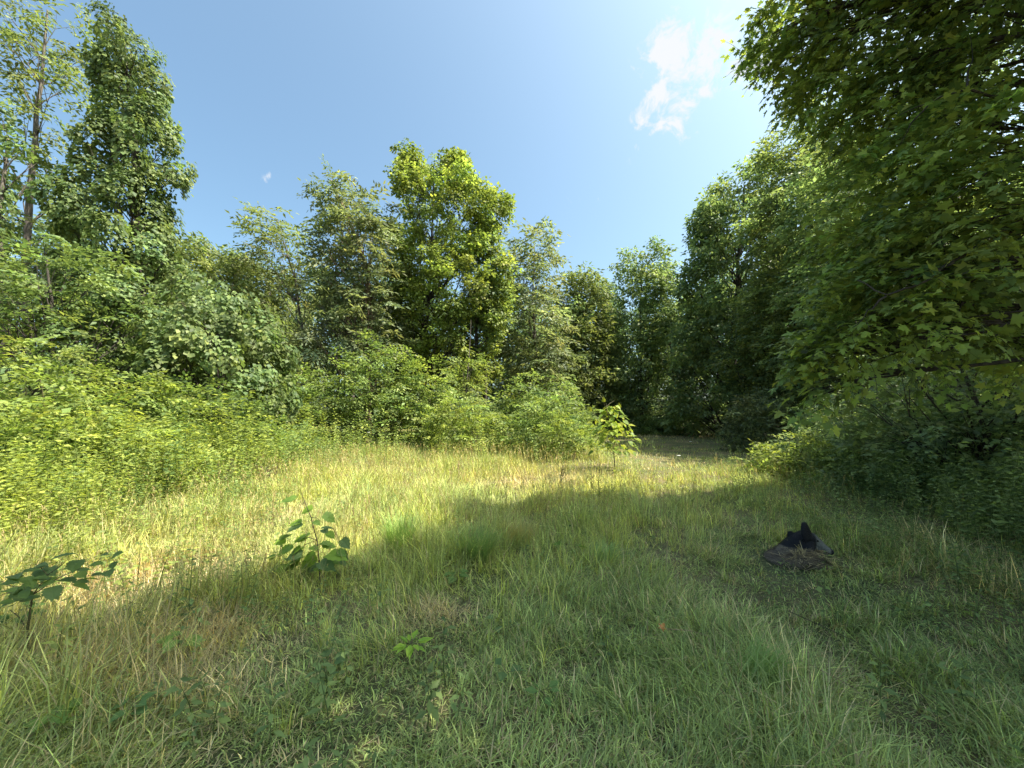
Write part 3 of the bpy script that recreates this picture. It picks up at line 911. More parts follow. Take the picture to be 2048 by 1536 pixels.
# ------------------------------------------------------------------ the overhanging maple
def build_maple():
    rng = np.random.default_rng(77)
    rnd = random.Random(77)
    base = (8.0, 3.2, hz(8, 3.2))
    root = thing('maple_tree', 'near maple whose big-leaved boughs overhang the right side', 'tree', base)
    tb = MB()
    trunk = [Vector((8.0, 3.2, -.2)), Vector((8.05, 3.3, 2.5)), Vector((7.9, 3.3, 6)), Vector((8.1, 3.0, 10)), Vector((8, 2.8, 14.5))]
    tb.tube(trunk, [.36, .27, .22, .15, .04], 12)
    link('trunk', tb.mesh('trunk', M_BARK_D, base, True), root)
    # boughs seen in the picture: (px, py, depth, lobe radius)
    seen = [(1750, 690, 4.3, .34), (1700, 655, 4.5, .3), (1815, 630, 4.1, .45), (1670, 705, 4.7, .2), (1880, 560, 4.1, .55), (1790, 560, 4.4, .48), (1740, 500, 4.8, .42),
            (1960, 470, 4.0, .55), (1860, 440, 4.3, .55), (1780, 390, 4.9, .5), (2020, 360, 4.1, .55), (1920, 310, 4.4, .6), (1820, 280, 4.9, .55), (2050, 230, 4.2, .55),
            (1760, 215, 5.3, .5), (1950, 170, 4.7, .6), (1840, 140, 5.0, .6), (1670, 150, 5.6, .4), (1610, 110, 5.9, .36), (1550, 80, 6.1, .25), (1740, 80, 5.4, .6), (1660, 50, 5.7, .5), (1600, 10, 5.8, .42),
            (1890, 50, 5.0, .6), (2030, 80, 4.6, .6), (1740, -40, 5.4, .65), (1880, -80, 5.0, .65), (1640, -60, 5.8, .45), (2020, -60, 4.6, .65), (1990, 600, 4.3, .45), (2060, 480, 4.0, .5),
            (1660, 185, 5.8, .22), (1645, 775, 4.9, .16), (2060, 680, 4.4, .4), (1900, 680, 4.7, .3)]
    lobes = [(at(px, py, d), r) for px, py, d, r in seen]
    for k in range(84):          # the rest of the crown, above and outside the view
        a, z = rnd.uniform(0, 6.28), rnd.uniform(4.5, 15.5)
        R = 4.6 * math.sqrt(max(.1, 1 - ((z - 9) / 7.2) ** 2))
        r = R * math.sqrt(rnd.uniform(.15, 1))
        c = Vector((7.8 + math.cos(a) * r, 2.6 + math.sin(a) * r, z))
        if c.y > -1.4 and c.x - 1.5 < 1.45 * (c.y + 1.5):      # leave the open air in front of the lens
            continue
        lr = rnd.uniform(.9, 1.3)
        if not sunlit_gap(c, lr) and (c - Vector((0, 0, 1.6))).length > 6.5:
            lobes.append((c, lr))
    br = MB()
    PP, VV, TT = [], [], []
    HP, HV, HT = [], [], []
    solo = []
    for i, (c, r) in enumerate(lobes):
        vis = i < len(seen)
        cnt = int((150 if vis else 20) * r * r) + 6
        P, V = fill_lobe(rng, np.array(c), r, cnt, (8, 3.2), .1)
        T = tints(rng, np.array(C_NEAR) * math.exp(rng.normal(0, .15)), cnt, .24, .08)
        rot = headings(V, rng, -.28, .3)
        zt = max(2.2, c.z - rnd.uniform(.2, .7) * math.hypot(c.x - 8, c.y - 3.2))
        p0 = min((trunk[j].lerp(trunk[j + 1], q / 6) for j in range(4) for q in range(6)), key=lambda v: abs(v.z - zt))
        pth = limb_path(p0, c, .07, rnd, 5)
        for q_ in range(2, 5):
            pth[q_] += Vector((rnd.gauss(0, .09), rnd.gauss(0, .09), rnd.gauss(0, .1)))
        br.tube(pth, [.06, .046, .032, .022, .014, .006], 6)
        for e in P[:10]:
            m_ = pth[4].lerp(Vector(e), .45); m_.z += .06
            br.tube([pth[3].lerp(pth[4], rnd.random()), m_, Vector(e)], [.012, .008, .004], 4)
        if vis:
            PP.append(P); VV.append(rot); TT.append(T)
            for p, ro in zip(P, rot):
                solo.append((Vector(p), ro))
        else:
            HP.append(P); HV.append(rot); HT.append(T)
    # limbs that show in front of the leaves
    for pts in ([(2120, 400, 4.3), (1985, 470, 3.75), (1900, 530, 3.6), (1830, 572, 3.6), (1770, 590, 3.7), (1715, 560, 3.9)], [(1900, 530, 3.6), (1850, 540, 3.65), (1800, 538, 3.8)],
                [(1770, 590, 3.7), (1735, 625, 3.8), (1705, 655, 3.9)], [(2140, 190, 4.4), (2010, 195, 4.0), (1930, 175, 4.0), (1860, 205, 4.2), (1800, 230, 4.4)], [(1930, 175, 4.0), (1945, 120, 4.2), (1935, 60, 4.4)],
                [(1860, 205, 4.2), (1820, 250, 4.2), (1800, 290, 4.3)], [(2100, 300, 4.0), (2000, 330, 3.8), (1930, 380, 3.8), (1880, 400, 3.9)]):
        w_ = [at(*p) for p in pts]
        fine_ = []
        for i_ in range(len(w_) - 1):
            for q_ in range(3):
                fine_.append(w_[i_].lerp(w_[i_ + 1], q_ / 3) + Vector((rnd.gauss(0, .012), rnd.gauss(0, .012), rnd.gauss(0, .012))))
        fine_.append(w_[-1])
        r0 = .02 if len(pts) > 4 else .011
        br.tube(fine_, [r0 * (1 - .75 * i_ / (len(fine_) - 1)) for i_ in range(len(fine_))], 6)
    link('branches', br.mesh('branches', M_BARK_D, base, True), root)
    P = np.concatenate(PP); Rr = np.concatenate(VV); T = np.concatenate(TT)
    # the sprays nearest the lens, leaf by leaf
    vis_n = len(solo)
    order = sorted(range(vis_n), key=lambda k: solo[k][0].length)
    order = [k for k in order if solo[k][0].x / solo[k][0].y < 1.32 and -0.4 < (solo[k][0].z - 1.6) / solo[k][0].y < 1.0][:23]
    mats = [leaf_material(f'maple_leaf_{j}', c) for j, c in enumerate(((.13, .18, .045), (.11, .155, .045), (.15, .19, .05)))]
    protos = []
    for j in range(3):
        for q in range(2):
            sh = (MAPLE, MAPLE_C, MAPLE_W)[(2 * j + q) % 3]; mb = MB(); mb.add(sh[0], sh[1], (.35, .65)[q]); protos.append(mb.mesh('leaf', mats[j]))
    tw = MB()
    cntl = 0
    for k in order:
        p, ro = solo[k]
        s = MAPLE_SPRAYS[k % 9]
        M = Matrix.Translation(p) @ Euler(ro).to_matrix().to_4x4()
        tw.add([M @ Vector(v) for v in s.tw.v], s.tw.f)
        for (lp, d, nn, z, lv) in s.leaves:
            o = link('leaf', protos[rnd.randrange(6)], root)
            o.matrix_local = Matrix.Translation(-Vector(base)) @ M @ Matrix.Translation(lp) @ orient(d, nn).to_4x4() @ Matrix.Scale(z, 4)
            cntl += 1
    link('twigs', tw.mesh('twigs', M_BARK_D, base), root)
    keep = np.ones(len(P), bool); keep[order] = False
    scatter('crown', G_MAPLE, P[keep], Rr[keep], RNG.uniform(.85, 1.15, int(keep.sum())), T[keep], root, base, rng)
    HP = np.concatenate(HP)
    scatter('upper_crown', G_MAPFAR, HP, np.concatenate(HV), RNG.uniform(.85, 1.2, len(HP)), np.concatenate(HT), root, base, rng)


build_maple()
tree('understory_maple', 'shaded young maple filling the space under the overhanging boughs', 7.6,
     [(590, 1860, 2040), (660, 1760, 2090), (740, 1720, 2110), (820, 1730, 2110), (890, 1760, 2100)],
     C_MID, G_MAPLE, n=34, per=26, lobe=.6, scl=1.05, bark=M_BARK_D, seed=23, trunk_r=.07)


def in_frame(p, m=120):
    d = p - Vector((0, 0, CAM_H))
    f = d.y * math.cos(PITCH) + d.z * math.sin(PITCH)
    u = -d.y * math.sin(PITCH) + d.z * math.cos(PITCH)
    if f < .2:
        return False
    return -m < 1024 + F_PX * d.x / f < 2048 + m and -m < 768 - F_PX * u / f < 1536 + m


def build_shade_tree(x, y, H, seed, label):
    """the big tree behind the viewer's right shoulder: its crown is where the shade on the near grass says it is"""
    rng = np.random.default_rng(seed); rnd = random.Random(seed)
    base = (x, y, hz(x, y))
    root = thing('shade_tree', label, 'tree', base)
    tb = MB()
    tr = [Vector((x, y, -.2)), Vector((x + .1, y, H * .35)), Vector((x - .1, y + .1, H * .7)), Vector((x, y, H * .95))]
    tb.tube(tr, [.38, .3, .19, .05], 10)
    link('trunk', tb.mesh('trunk', M_BARK, base, True), root)
    br = MB(); PP = []; VV = []
    sx, sy = SUN_DIR.x / SUN_DIR.z, SUN_DIR.y / SUN_DIR.z
    for gx in np.arange(-6, 9.5, .62):
        for gy in np.arange(.3, 9.5, .62):
            qx, qy = gx + rnd.uniform(-.25, .25), gy + rnd.uniform(-.25, .25)
            if abs(qx) > 1.5 * qy + 1.6 or in_poly(qx, qy, LIT) or any((qx - a_) ** 2 + (qy - b_) ** 2 < (q + .35) ** 2 for a_, b_, q in SPOTS):
                continue
            if any(in_poly(qx + dx, qy + dy, LIT) for dx, dy in ((-.75, .3), (.5, .5), (0, .75))):
                continue
            for t in range(6):
                z = rnd.uniform(8.5, 14.5)
                c = Vector((qx + sx * z, qy + sy * z, z))
                if not in_frame(c):
                    P, V = fill_lobe(rng, np.array(c), rnd.uniform(.4, .65), 9, (x, y))
                    PP.append(P); VV.append(V)
                    if rnd.random() < .35:
                        p0 = tr[1].lerp(tr[2], min(1, max(0, (z - H * .5) / (H * .4))))
                        br.tube(limb_path(p0, c, -.03, rnd), [.06, .045, .03, .02, .01], 5)
                    break
    link('branches', br.mesh('branches', M_BARK, base, True), root)
    P = np.concatenate(PP); V = np.concatenate(VV)
    scatter('crown', G_CLUMP, P, headings(V, rng), rng.uniform(.8, 1.15, len(P)), tints(rng, C_MID, len(P)), root, base, rng)


build_shade_tree(8.6, -2.2, 15, 91, 'tall tree behind the viewer that shades the near grass')
# ------------------------------------------------------------------ grasses
def g2(px, py):
    v = gnd(px, py)
    return np.array([v.x, v.y])


DRY = [(g2(330, 1170), .75, .5, 1.0), (g2(160, 1190), .7, .45, .8), (g2(440, 1130), .6, .5, .8), (g2(230, 1080), .8, .7, .7), (g2(430, 1270), .4, .25, .8), (g2(180, 1330), .8, .4, .45), (g2(330, 1370), .6, .25, .3),
       (g2(560, 1040), .55, .8, .8), (g2(690, 1080), .4, .5, .6), (g2(1050, 965), 1.6, 1.2, .7), (g2(760, 955), 1.0, .9, .45), (g2(880, 1230), .35, .2, .7), (g2(1330, 872), 4.0, 3.2, 1.1),
       (g2(1300, 915), 1.2, 1.6, .6), (g2(1180, 950), 1.0, .8, .55), (g2(1600, 1120), .35, .22, .9)]


def dryness(x, y):
    d = .05 + .17 * noise2(x, y, 12)
    for c, rx, ry, a in DRY:
        d = d + a * np.exp(-((x - c[0]) / rx) ** 2 - ((y - c[1]) / ry) ** 2)
    return np.clip(d, 0, 1)


def meadowness(x, y):
    """1 where the grass stands tall, 0 where it is trodden or mown"""
    e = (y - 4.3) - .62 * (x + 1.6)                      # beyond the diagonal line from the tussocks to the sunlit shrub
    m = 1 / (1 + np.exp(-(e + .7 * noise2(x, y, 5)) / .55))
    cx = 5.9 + .43 * (y - 12)                            # the mown path that leaves towards the far corner
    far = 1 / (1 + np.exp(-(y - 11.2) / .5)) / (1 + np.exp(-(3.3 - np.abs(x - cx)) / .5))
    return np.clip(m * (1 - far), 0, 1)


def leftthick(x, y):
    """1 inside the weedy thicket on the left"""
    return 1 / (1 + np.exp(((x + 4.6) * .95 + .35 * (6.5 - y) * 0 + .42 * (y - 7) * .55 + .6 * noise2(x, y, 9)) / .5))


def rightthick(x, y):
    return 1 / (1 + np.exp(-((x - 4.2) - .38 * (y - 4.5) + .5 * noise2(x, y, 15)) / .45))


def points(n, y0, y1, power=1.0, wide=1.42, rng=RNG):
    """points over the visible ground between two depths"""
    u = rng.random(n)
    y = (y0 ** (2 - power) + u * (y1 ** (2 - power) - y0 ** (2 - power))) ** (1 / (2 - power))
    x = rng.uniform(-1, 1, n) * (wide * y + .6)
    return x, y


ANIMAL = gnd(1606, 1128)


def blend(a, b, t):
    return np.array(a)[None, :] * (1 - t[:, None]) + np.array(b)[None, :] * t[:, None]


def ribbons(P, yaw, Ln, w, lean, curve, segs):
    """vertices and faces of many grass blades at once"""
    n = len(P)
    c, s_ = np.cos(yaw), np.sin(yaw)
    side = np.stack([-s_, c, np.zeros(n)], 1)
    g0 = P[:, 2] + .006
    q = P.copy()
    pts = [q]
    for k in range(segs):
        a = lean + curve * k / segs
        q = q + np.stack([c * np.sin(a), s_ * np.sin(a), np.cos(a)], 1) * (Ln / segs)[:, None]
        q[:, 2] = np.maximum(q[:, 2], g0)
        pts.append(q)
    V = []
    for k in range(segs):
        ww = (w * (1 - .5 * (k / segs) ** 1.5) * .5)[:, None]
        V += [pts[k] + side * ww, pts[k] - side * ww]
    V.append(pts[-1])
    V = np.stack(V, 1)
    m = 2 * segs + 1
    o = np.arange(n)[:, None] * m
    f4 = [np.array([[2 * k, 2 * k + 1, 2 * k + 3, 2 * k + 2]]) + o for k in range(segs - 1)]
    f3 = np.array([[2 * segs - 2, 2 * segs - 1, 2 * segs]]) + o
    return V.reshape(-1, 3), f3, (np.concatenate(f4) if f4 else np.zeros((0, 4), int)), m


class Field:
    def __init__(s):
        s.V, s.T, s.f3, s.f4, s.n = [], [], [], [], 0

    def add(s, V, f3, f4, T):
        s.V.append(V); s.T.append(T); s.f3.append(f3 + s.n); s.f4.append(f4 + s.n); s.n += len(V)

    def done(s, name, label):
        fs = [np.concatenate(s.f3)]
        q = np.concatenate(s.f4)
        if len(q): fs.append(q)
        o = link(name, fast_mesh(name, np.concatenate(s.V), fs, np.concatenate(s.T), M_GRASS))
        o['kind'] = 'stuff'; o['label'] = label
        return o


GREEN, DEEP, YELLOW, TAN = (.36, .44, .155), (.25, .335, .115), (.45, .48, .13), (.62, .51, .29)


def near_animal(x, y, r=.33):
    return ((x - ANIMAL.x + .02) / r) ** 2 + ((y - ANIMAL.y - .10) / (r * .8)) ** 2 < 1


def grass():
    rng = np.random.default_rng(101)
    lawn, mead, straw = Field(), Field(), Field()
    #          tufts, from, to, blades per tuft, spread, width, segments, length factor
    for nt_, y0, y1, per, sp, w, segs, lf in ((7600, 1.15, 3.0, 14, .055, .0066, 2, 1.1), (10500, 3.0, 6.0, 13, .065, .0075, 2, 1.05), (8000, 6, 10, 12, .08, .0095, 2, 1.05),
                                              (11000, 10, 20, 10, .14, .018, 1, 1.1), (6000, 20, 46, 9, .3, .04, 1, 1.2)):
        cx, cy = points(nt_, y0, y1, rng=rng)
        md, dr, lt = meadowness(cx, cy), dryness(cx, cy), leftthick(cx, cy)
        k = len(cx)
        u = rng.random(k)
        cls = np.where(u < dr ** 1.2 * 1.1, 2, np.where(rng.random(k) < md, 1, 0))
        keep = (rng.random(k) > .7 * lt * (cls != 1)) & (rng.random(k) > .45 * lt)
        v1, v2 = noise2(cx, cy, 33, ((.5, 1.), (1.5, .8), (4, .6))), noise2(cx, cy, 50, ((.4, .8), (1.3, 1.), (3.5, .8)))
        tone = np.clip(.5 + .55 * np.where(cls == 1, v2, v1) + rng.normal(0, .16, k), 0, 1)
        T0 = np.where((cls == 0)[:, None], blend(DEEP, GREEN, tone), blend(GREEN, YELLOW, tone))
        dd = np.clip(dr * .75 - .08 + rng.normal(0, .13, k), 0, 1)
        T0 = T0 * (1 - dd[:, None]) + np.array(TAN) * dd[:, None]
        T0 = np.where((cls == 2)[:, None], np.array(TAN)[None] * np.exp(rng.normal(0, .2, (k, 1))), T0)
        bend = 3.2 * noise2(cx, cy, 40, ((.5, 1.), (1.3, .6))) + rng.normal(0, .4, k)
        tall = np.clip(.85 + .8 * noise2(cx, cy, 44, ((.8, 1.), (2.0, 1.), (4.0, .7))), .35, 1.6)
        low = 1 - .4 / (1 + np.exp(-(cx - 1.5) / .6)) / (1 + np.exp(-(cy - 7.5) / .6))     # grass keeps low towards the mown path
        tall = tall * low
        fa = np.where(((cx - ANIMAL.x) / .75) ** 2 + ((cy - ANIMAL.y + .3) / .75) ** 2 < 1, .72, 1.0)
        sel = np.where(keep & (~near_animal(cx, cy) | ((cls == 2) & (cy < ANIMAL.y + .02) & (rng.random(k) < .7))))[0]
        B = np.repeat(sel, per)
        n = len(B)
        r = sp * np.abs(rng.normal(0, 1, n)); th = rng.uniform(0, 6.283, n)
        x, y = cx[B] + r * np.cos(th), cy[B] + r * np.sin(th)
        c = cls[B]
        own = rng.random(n) < np.where(c == 0, .72, .65)           # some blades splay out of the tuft, the rest lie with the lodged grass
        yaw = np.where(own, th + rng.normal(0, .5, n), bend[B] + rng.normal(0, .45, n))
        Ln = np.where(c == 0, rng.uniform(.07, .24, n), np.where(c == 1, rng.uniform(.18, .46, n), rng.uniform(.12, .34, n))) * tall[B] * fa[B] * lf
        lean = np.abs(np.where(c == 0, rng.normal(1.0, .42, n), np.where(c == 1, rng.normal(.45, .38, n), rng.normal(.9, .45, n))))
        curve = np.where(c == 2, rng.uniform(.0, .9, n), rng.uniform(.2, 1.9, n))
        ww = w * rng.uniform(.55, 1.3, n) * np.where(c == 2, .75, 1)
        lift = .13 * np.clip(1 - ((x - ANIMAL.x + .06) / .3) ** 2 - ((y - ANIMAL.y + .06) / .17) ** 2, 0, 1) ** .5      # straw lying over the animal's flank
        P = np.stack([x, y, height(x, y) - .01 + lift], 1)
        T = leaf_tint(T0[B], rng.random(n)) * np.exp(rng.normal(0, .3, (n, 1)))
        dead = rng.random(n) < np.where(c == 1, .06, .11)
        T[dead] = np.array(TAN) * np.exp(rng.normal(-.15, .3, (int(dead.sum()), 1)))
        for q, fld in ((0, lawn), (1, mead), (2, straw)):
            i = np.where(c == q)[0]
            if len(i):
                V, f3, f4, m = ribbons(P[i], yaw[i], Ln[i], ww[i], lean[i], curve[i], segs)
                fld.add(V, f3, f4, np.repeat(T[i], m, 0))
    # loose straw lying over the animal's flank
    n = 240
    x, y = rng.normal(ANIMAL.x - .05, .15, n), rng.normal(ANIMAL.y - .12, .07, n)
    z = height(x, y) + .02 + .17 * np.clip(1 - ((x - ANIMAL.x + .03) / .3) ** 2 - ((y - ANIMAL.y + .06) / .2) ** 2, 0, 1) ** .5
    V, f3, f4, m = ribbons(np.stack([x, y, z], 1), rng.uniform(0, 6.283, n), rng.uniform(.08, .24, n), np.full(n, .006), np.abs(rng.normal(1.35, .3, n)), rng.uniform(0, .6, n), 3)
    straw.add(V, f3, f4, np.repeat(np.array(TAN) * np.exp(rng.normal(-.1, .35, (n, 1))), m, 0))
    # seed heads over the meadow
    x, y = points(9000, 3.2, 17, rng=rng)
    keep = (rng.random(len(x)) < meadowness(x, y) + .03) & ~near_animal(x, y, .9)
    x, y = x[keep], y[keep]; n = len(x)
    H = rng.uniform(.35, .72, n) * (1 - .35 * (x > 1.5) * (y > 7.5))
    P = np.stack([x, y, height(x, y)], 1)
    yaw = rng.uniform(0, 6.283, n); lean = np.abs(rng.normal(.1, .14, n)); curve = rng.uniform(.2, .8, n)
    T = blend((.33, .32, .11), (.38, .29, .14), rng.random(n)) * np.exp(rng.normal(0, .2, (n, 1)))
    wd = .0022 + .00055 * y
    V, f3, f4, m = ribbons(P, yaw, H, wd, lean, curve, 2)
    mead.add(V, f3, f4, np.repeat(T, m, 0))
    tip = V.reshape(n, m, 3)[:, -1]; mid = V.reshape(n, m, 3)[:, 2]
    for j in range(6):
        t = j / 13
        q = tip * (1 - t) + mid * t
        V, f3, f4, m = ribbons(q, rng.uniform(0, 6.283, n), H * .09, wd * 2.2, rng.uniform(.2, 1.0, n), np.full(n, .3), 1)
        mead.add(V, f3, f4, np.repeat(T * 1.1, m, 0))
    lawn.done('lawn_grass', 'short trodden green grass in the shaded foreground')
    mead.done('meadow_grass', 'tall yellow-green seeding grass in the sunlit meadow')
    straw.done('dry_grass', 'tan dry grass lying matted in patches')
    # leafy weeds: the left thicket, the shaded right bank, a scatter in the meadow and lawn
    xs, ys = [], []
    for n, a, b in ((3000, 1.6, 6), (6200, 5, 11), (3000, 11, 18)):
        x, y = points(n, a, b, rng=rng); xs.append(x); ys.append(y)
    x = np.concatenate(xs); y = np.concatenate(ys)
    lt, rt = leftthick(x, y), rightthick(x, y) * (y < 15)
    edge = 1 / (1 + np.exp(-(y - 12.5 + .25 * x + 1.2 * noise2(x, y, 74)) / .6)) * (x < 3.6 - .02 * y) * (y < 19)
    pr = np.clip(.95 * lt * (y < 14) * (.55 + .6 * (noise2(x, y, 73, ((.8, 1.), (2., .8))) > -.35)) + .8 * rt + .55 * edge
                 + .2 * meadowness(x, y) * (noise2(x, y, 72, ((.6, 1.), (1.6, 1.))) > -.1) + .08 * (noise2(x, y, 70) > .2), 0, 1)
    keep = (rng.random(len(x)) < pr) & ~near_animal(x, y, .9)
    x, y, lt, rt, edge = x[keep], y[keep], lt[keep], rt[keep], edge[keep]
    k = len(x)
    v = np.clip(.55 + .8 * noise2(x, y, 71, ((.5, 1.), (1.4, 1.), (3., .6))) + rng.normal(0, .2, k), 0, 1)
    T = blend((.12, .195, .055), (.30, .345, .07), v) * lt[:, None] + blend((.17, .25, .09), (.25, .33, .12), v) * (1 - lt[:, None])
    mm = meadowness(x, y)[:, None] * (1 - lt[:, None]) * (1 - rt[:, None])
    T = T * (1 - mm) + mm * blend((.2, .28, .09), (.32, .36, .09), v)
    T *= np.exp(rng.normal(0, .14, (k, 1)))
    hgt = .38 + .75 * edge * rng.random(k) + lt * np.clip(.25 + .09 * (-x - 4.8) + .05 * (y - 6), 0, .8) + rt * np.clip(.22 * (x - 5 - .3 * (y - 4.5)), 0, .8)
    rot = np.stack([rng.normal(0, .14, k), rng.normal(0, .14, k), rng.uniform(0, 6.283, k)], 1)
    hgt = hgt * np.exp(rng.normal(0, .2, k)) * (1 + .25 * noise2(x, y, 75, ((1., 1.), (2.5, 1.))))
    P = np.stack([x, y, height(x, y)], 1)
    big = hgt > .62
    o = scatter('tall_weeds', G_TALLWEED, P[big], rot[big], hgt[big] * .95, T[big], rng=rng)
    o['label'] = 'tall leafy weeds crowding the left thicket'
    o = scatter('weeds', G_WEED, P[~big], rot[~big], hgt[~big] * 1.3, T[~big], rng=rng)
    o['label'] = 'low leafy weeds among the grass and on the right bank'


grass()


def tussock(label, px, py, n, H, col, lean, seed, yaw=None, spread=3.14, curve=(.3, 1.2), R=.13):
    rnd = random.Random(seed)
    b = gnd(px, py)
    b.z = hz(b.x, b.y)
    mb = tuft(rnd, n, R, (H * .55, H), .007, lean, curve, yaw, spread)
    o = link('grass_tussock', mb.mesh('grass_tussock', leaf_material('tussock_blade', col, transl=.38, warm=(1.1, 1.05, .6))))
    o.location = b
    o['label'] = label; o['category'] = 'grass tussock'; o['group'] = 'tall grass tussocks'
    return o


tussock('upright dark green grass tussock at the edge of the sunlight', 800, 1112, 520, .66, (.11, .175, .06), (.12, .14), 1)
tussock('arching dark green grass tussock just right of the upright one', 955, 1122, 480, .55, (.105, .165, .065), (.32, .2), 2)
tussock('bent grass tussock arching over like a wave in the right foreground', 1505, 1375, 260, .42, (.11, .17, .06), (.35, .15), 3, yaw=.2, spread=.4, curve=(1.2, 2.2), R=.1)
tussock('swept grass tussock lying over behind the middle lawn', 1190, 1125, 260, .42, (.13, .2, .08), (.8, .15), 4, yaw=.1, spread=.45, curve=(.3, .9), R=.16)
tussock('brownish grass tussock in the shade beside the arching tussock', 1040, 1085, 260, .42, (.2, .19, .09), (.2, .15), 5, R=.2)

# ------------------------------------------------------------------ single plants, leaf by leaf
def leaf_protos(name, shape, cols):
    res = []
    for j, c in enumerate(cols):
        mb = MB(); mb.add(shape[0], shape[1], .5)
        res.append(mb.mesh('leaf', leaf_material(f'{name}_leaf_{j}', c)))
    return res


def leafy_plant(name, label, base, cat, stem_pts, r0, leaves, protos, mat=M_STEM, group=None, stem_name='stem', extra=()):
    base = Vector(base); base.z = hz(base.x, base.y)
    root = thing(name, label, cat, base, group)
    mb = MB()
    n = len(stem_pts)
    mb.tube([Vector(p) for p in stem_pts], [r0 * (1 - .75 * i / (n - 1)) for i in range(n)], 6)
    for (a, b, r) in extra:
        mb.tube([a, Vector(a).lerp(Vector(b), .5) + Vector((0, 0, .02)), b], [r, r * .8, r * .5], 5)
    for (p, d, nn, s, j) in leaves:                       # petioles
        q = Vector(p) - Vector(d).normalized() * s * .35
        mb.tube([q, (q + Vector(p)) / 2 + Vector((0, 0, .004)), Vector(p)], [.0016, .0014, .0011], 3)
    link(stem_name, mb.mesh('stem', mat, (0, 0, 0), True), root)
    for (p, d, nn, s, j) in leaves:
        o = link('leaf', protos[j % len(protos)], root)
        o.matrix_local = Matrix.Translation(Vector(p)) @ orient(d, nn).to_4x4() @ Matrix.Scale(s, 4)
    return root


def px_local(px, py, b):
    return at(px, py, b.y) - b


def build_weed():
    rnd = random.Random(3)
    b = gnd(640, 1172); b.z = hz(b.x, b.y)
    L_ = lambda x, y: px_local(x, y, b)
    stem = [Vector((0, 0, -.03)), L_(639, 1130), L_(634, 1080), L_(622, 1035), L_(606, 995), L_(600, 982)]
    spec = [(588, 1000, 30), (622, 1016, 22), (604, 1048, 28), (645, 1030, 26), (600, 1045, 24), (650, 1052, 22), (618, 1070, 34), (652, 1066, 20), (578, 1070, 28), (592, 1090, 22), (660, 1105, 40), (645, 1120, 34),
            (612, 1110, 28), (575, 1098, 24), (590, 1110, 24), (600, 1125, 30), (625, 1118, 30), (628, 1142, 30), (660, 1128, 30), (605, 1092, 22), (672, 1112, 30), (636, 1095, 28), (585, 1128, 26), (650, 1145, 28), (615, 1150, 30),
            (565, 1085, 20), (640, 1062, 18), (632, 1040, 16)]
    spec += [(rnd.gauss(622, 30), rnd.uniform(1075, 1165), rnd.uniform(16, 28)) for _ in range(34)]
    lv = []
    for i, (x, y, s) in enumerate(spec):
        c = L_(x, y); c.y += rnd.uniform(-.09, .09)
        d = Vector((1 if x > 628 else -1, rnd.uniform(-.9, .9), rnd.uniform(-.7, .05)))
        size = s / F_PX * b.y * 1.1
        lv.append((c, d, (rnd.gauss(0, .35), -.35 + rnd.gauss(0, .3), 1), size, i))
    ex = [(stem[2], L_(600, 1078), .004), (stem[1], L_(660, 1115), .004), (stem[3], L_(645, 1045), .003), (stem[2], L_(590, 1105), .003)]
    leafy_plant('tall_weed', 'tall weed with big toothed leaves and a curled dark top leaf before the sunlit straw', b, 'weed', stem, .007, lv,
                leaf_protos('tall_weed', TOOTHED, [(.07, .12, .03), (.10, .16, .03), (.06, .095, .045)]), M_TWIG, extra=ex)
    # its smaller neighbour
    b2 = gnd(560, 1160); b2.z = hz(b2.x, b2.y)
    L2 = lambda x, y: px_local(x, y, b2)
    stem = [Vector((0, 0, -.03)), L2(560, 1110), L2(565, 1070), L2(568, 1035)]
    lv = []
    for i in range(20):
        t = .2 + .8 * i / 20
        p = Vector(stem[0]).lerp(Vector(stem[3]), t)
        a = i * 2.4
        d = Vector((math.cos(a), math.sin(a), rnd.uniform(-.3, .3)))
        lv.append((p + d.normalized() * .035, d, (rnd.gauss(0, .3), rnd.gauss(0, .3), 1), rnd.uniform(.05, .085), i))
    leafy_plant('narrow_leaved_weed', 'narrow-leaved weed stem standing close left of the tall toothed weed', b2, 'weed', stem, .004, lv,
                leaf_protos('narrow_weed', NARROW, [(.08, .13, .04), (.07, .11, .045)]), M_STEM)
    # leafy branches at the left edge
    b3 = gnd(60, 1330); b3.z = hz(b3.x, b3.y)
    L3 = lambda x, y: px_local(x, y, b3)
    stem = [Vector((0, 0, -.03)), L3(55, 1260), L3(65, 1190), L3(95, 1150), L3(130, 1125)]
    lv = []
    for i in range(64):
        x = rnd.uniform(-20, 175); y = 1185 - .38 * x + rnd.uniform(-28, 40)
        c = L3(x, y); c.y += rnd.uniform(-.25, .2)
        d = Vector((rnd.uniform(.2, 1), rnd.uniform(-.6, .6), rnd.uniform(-.25, .4)))
        lv.append((c, d, (rnd.gauss(0, .25), rnd.gauss(0, .25) - .2, 1), rnd.uniform(18, 36) / F_PX * b3.y, i))
    ex = [(stem[2], L3(10, 1170), .004), (stem[2], L3(165, 1135), .004), (stem[1], L3(20, 1220), .004), (stem[3], L3(60, 1125), .003)]
    leafy_plant('leafy_sapling', 'leafy low sapling reaching in from the left edge over the straw', b3, 'sapling', stem, .008, lv,
                leaf_protos('left_sapling', TOOTHED, [(.045, .075, .025), (.06, .095, .028), (.05, .08, .035)]), M_STEM, extra=ex)


build_weed()


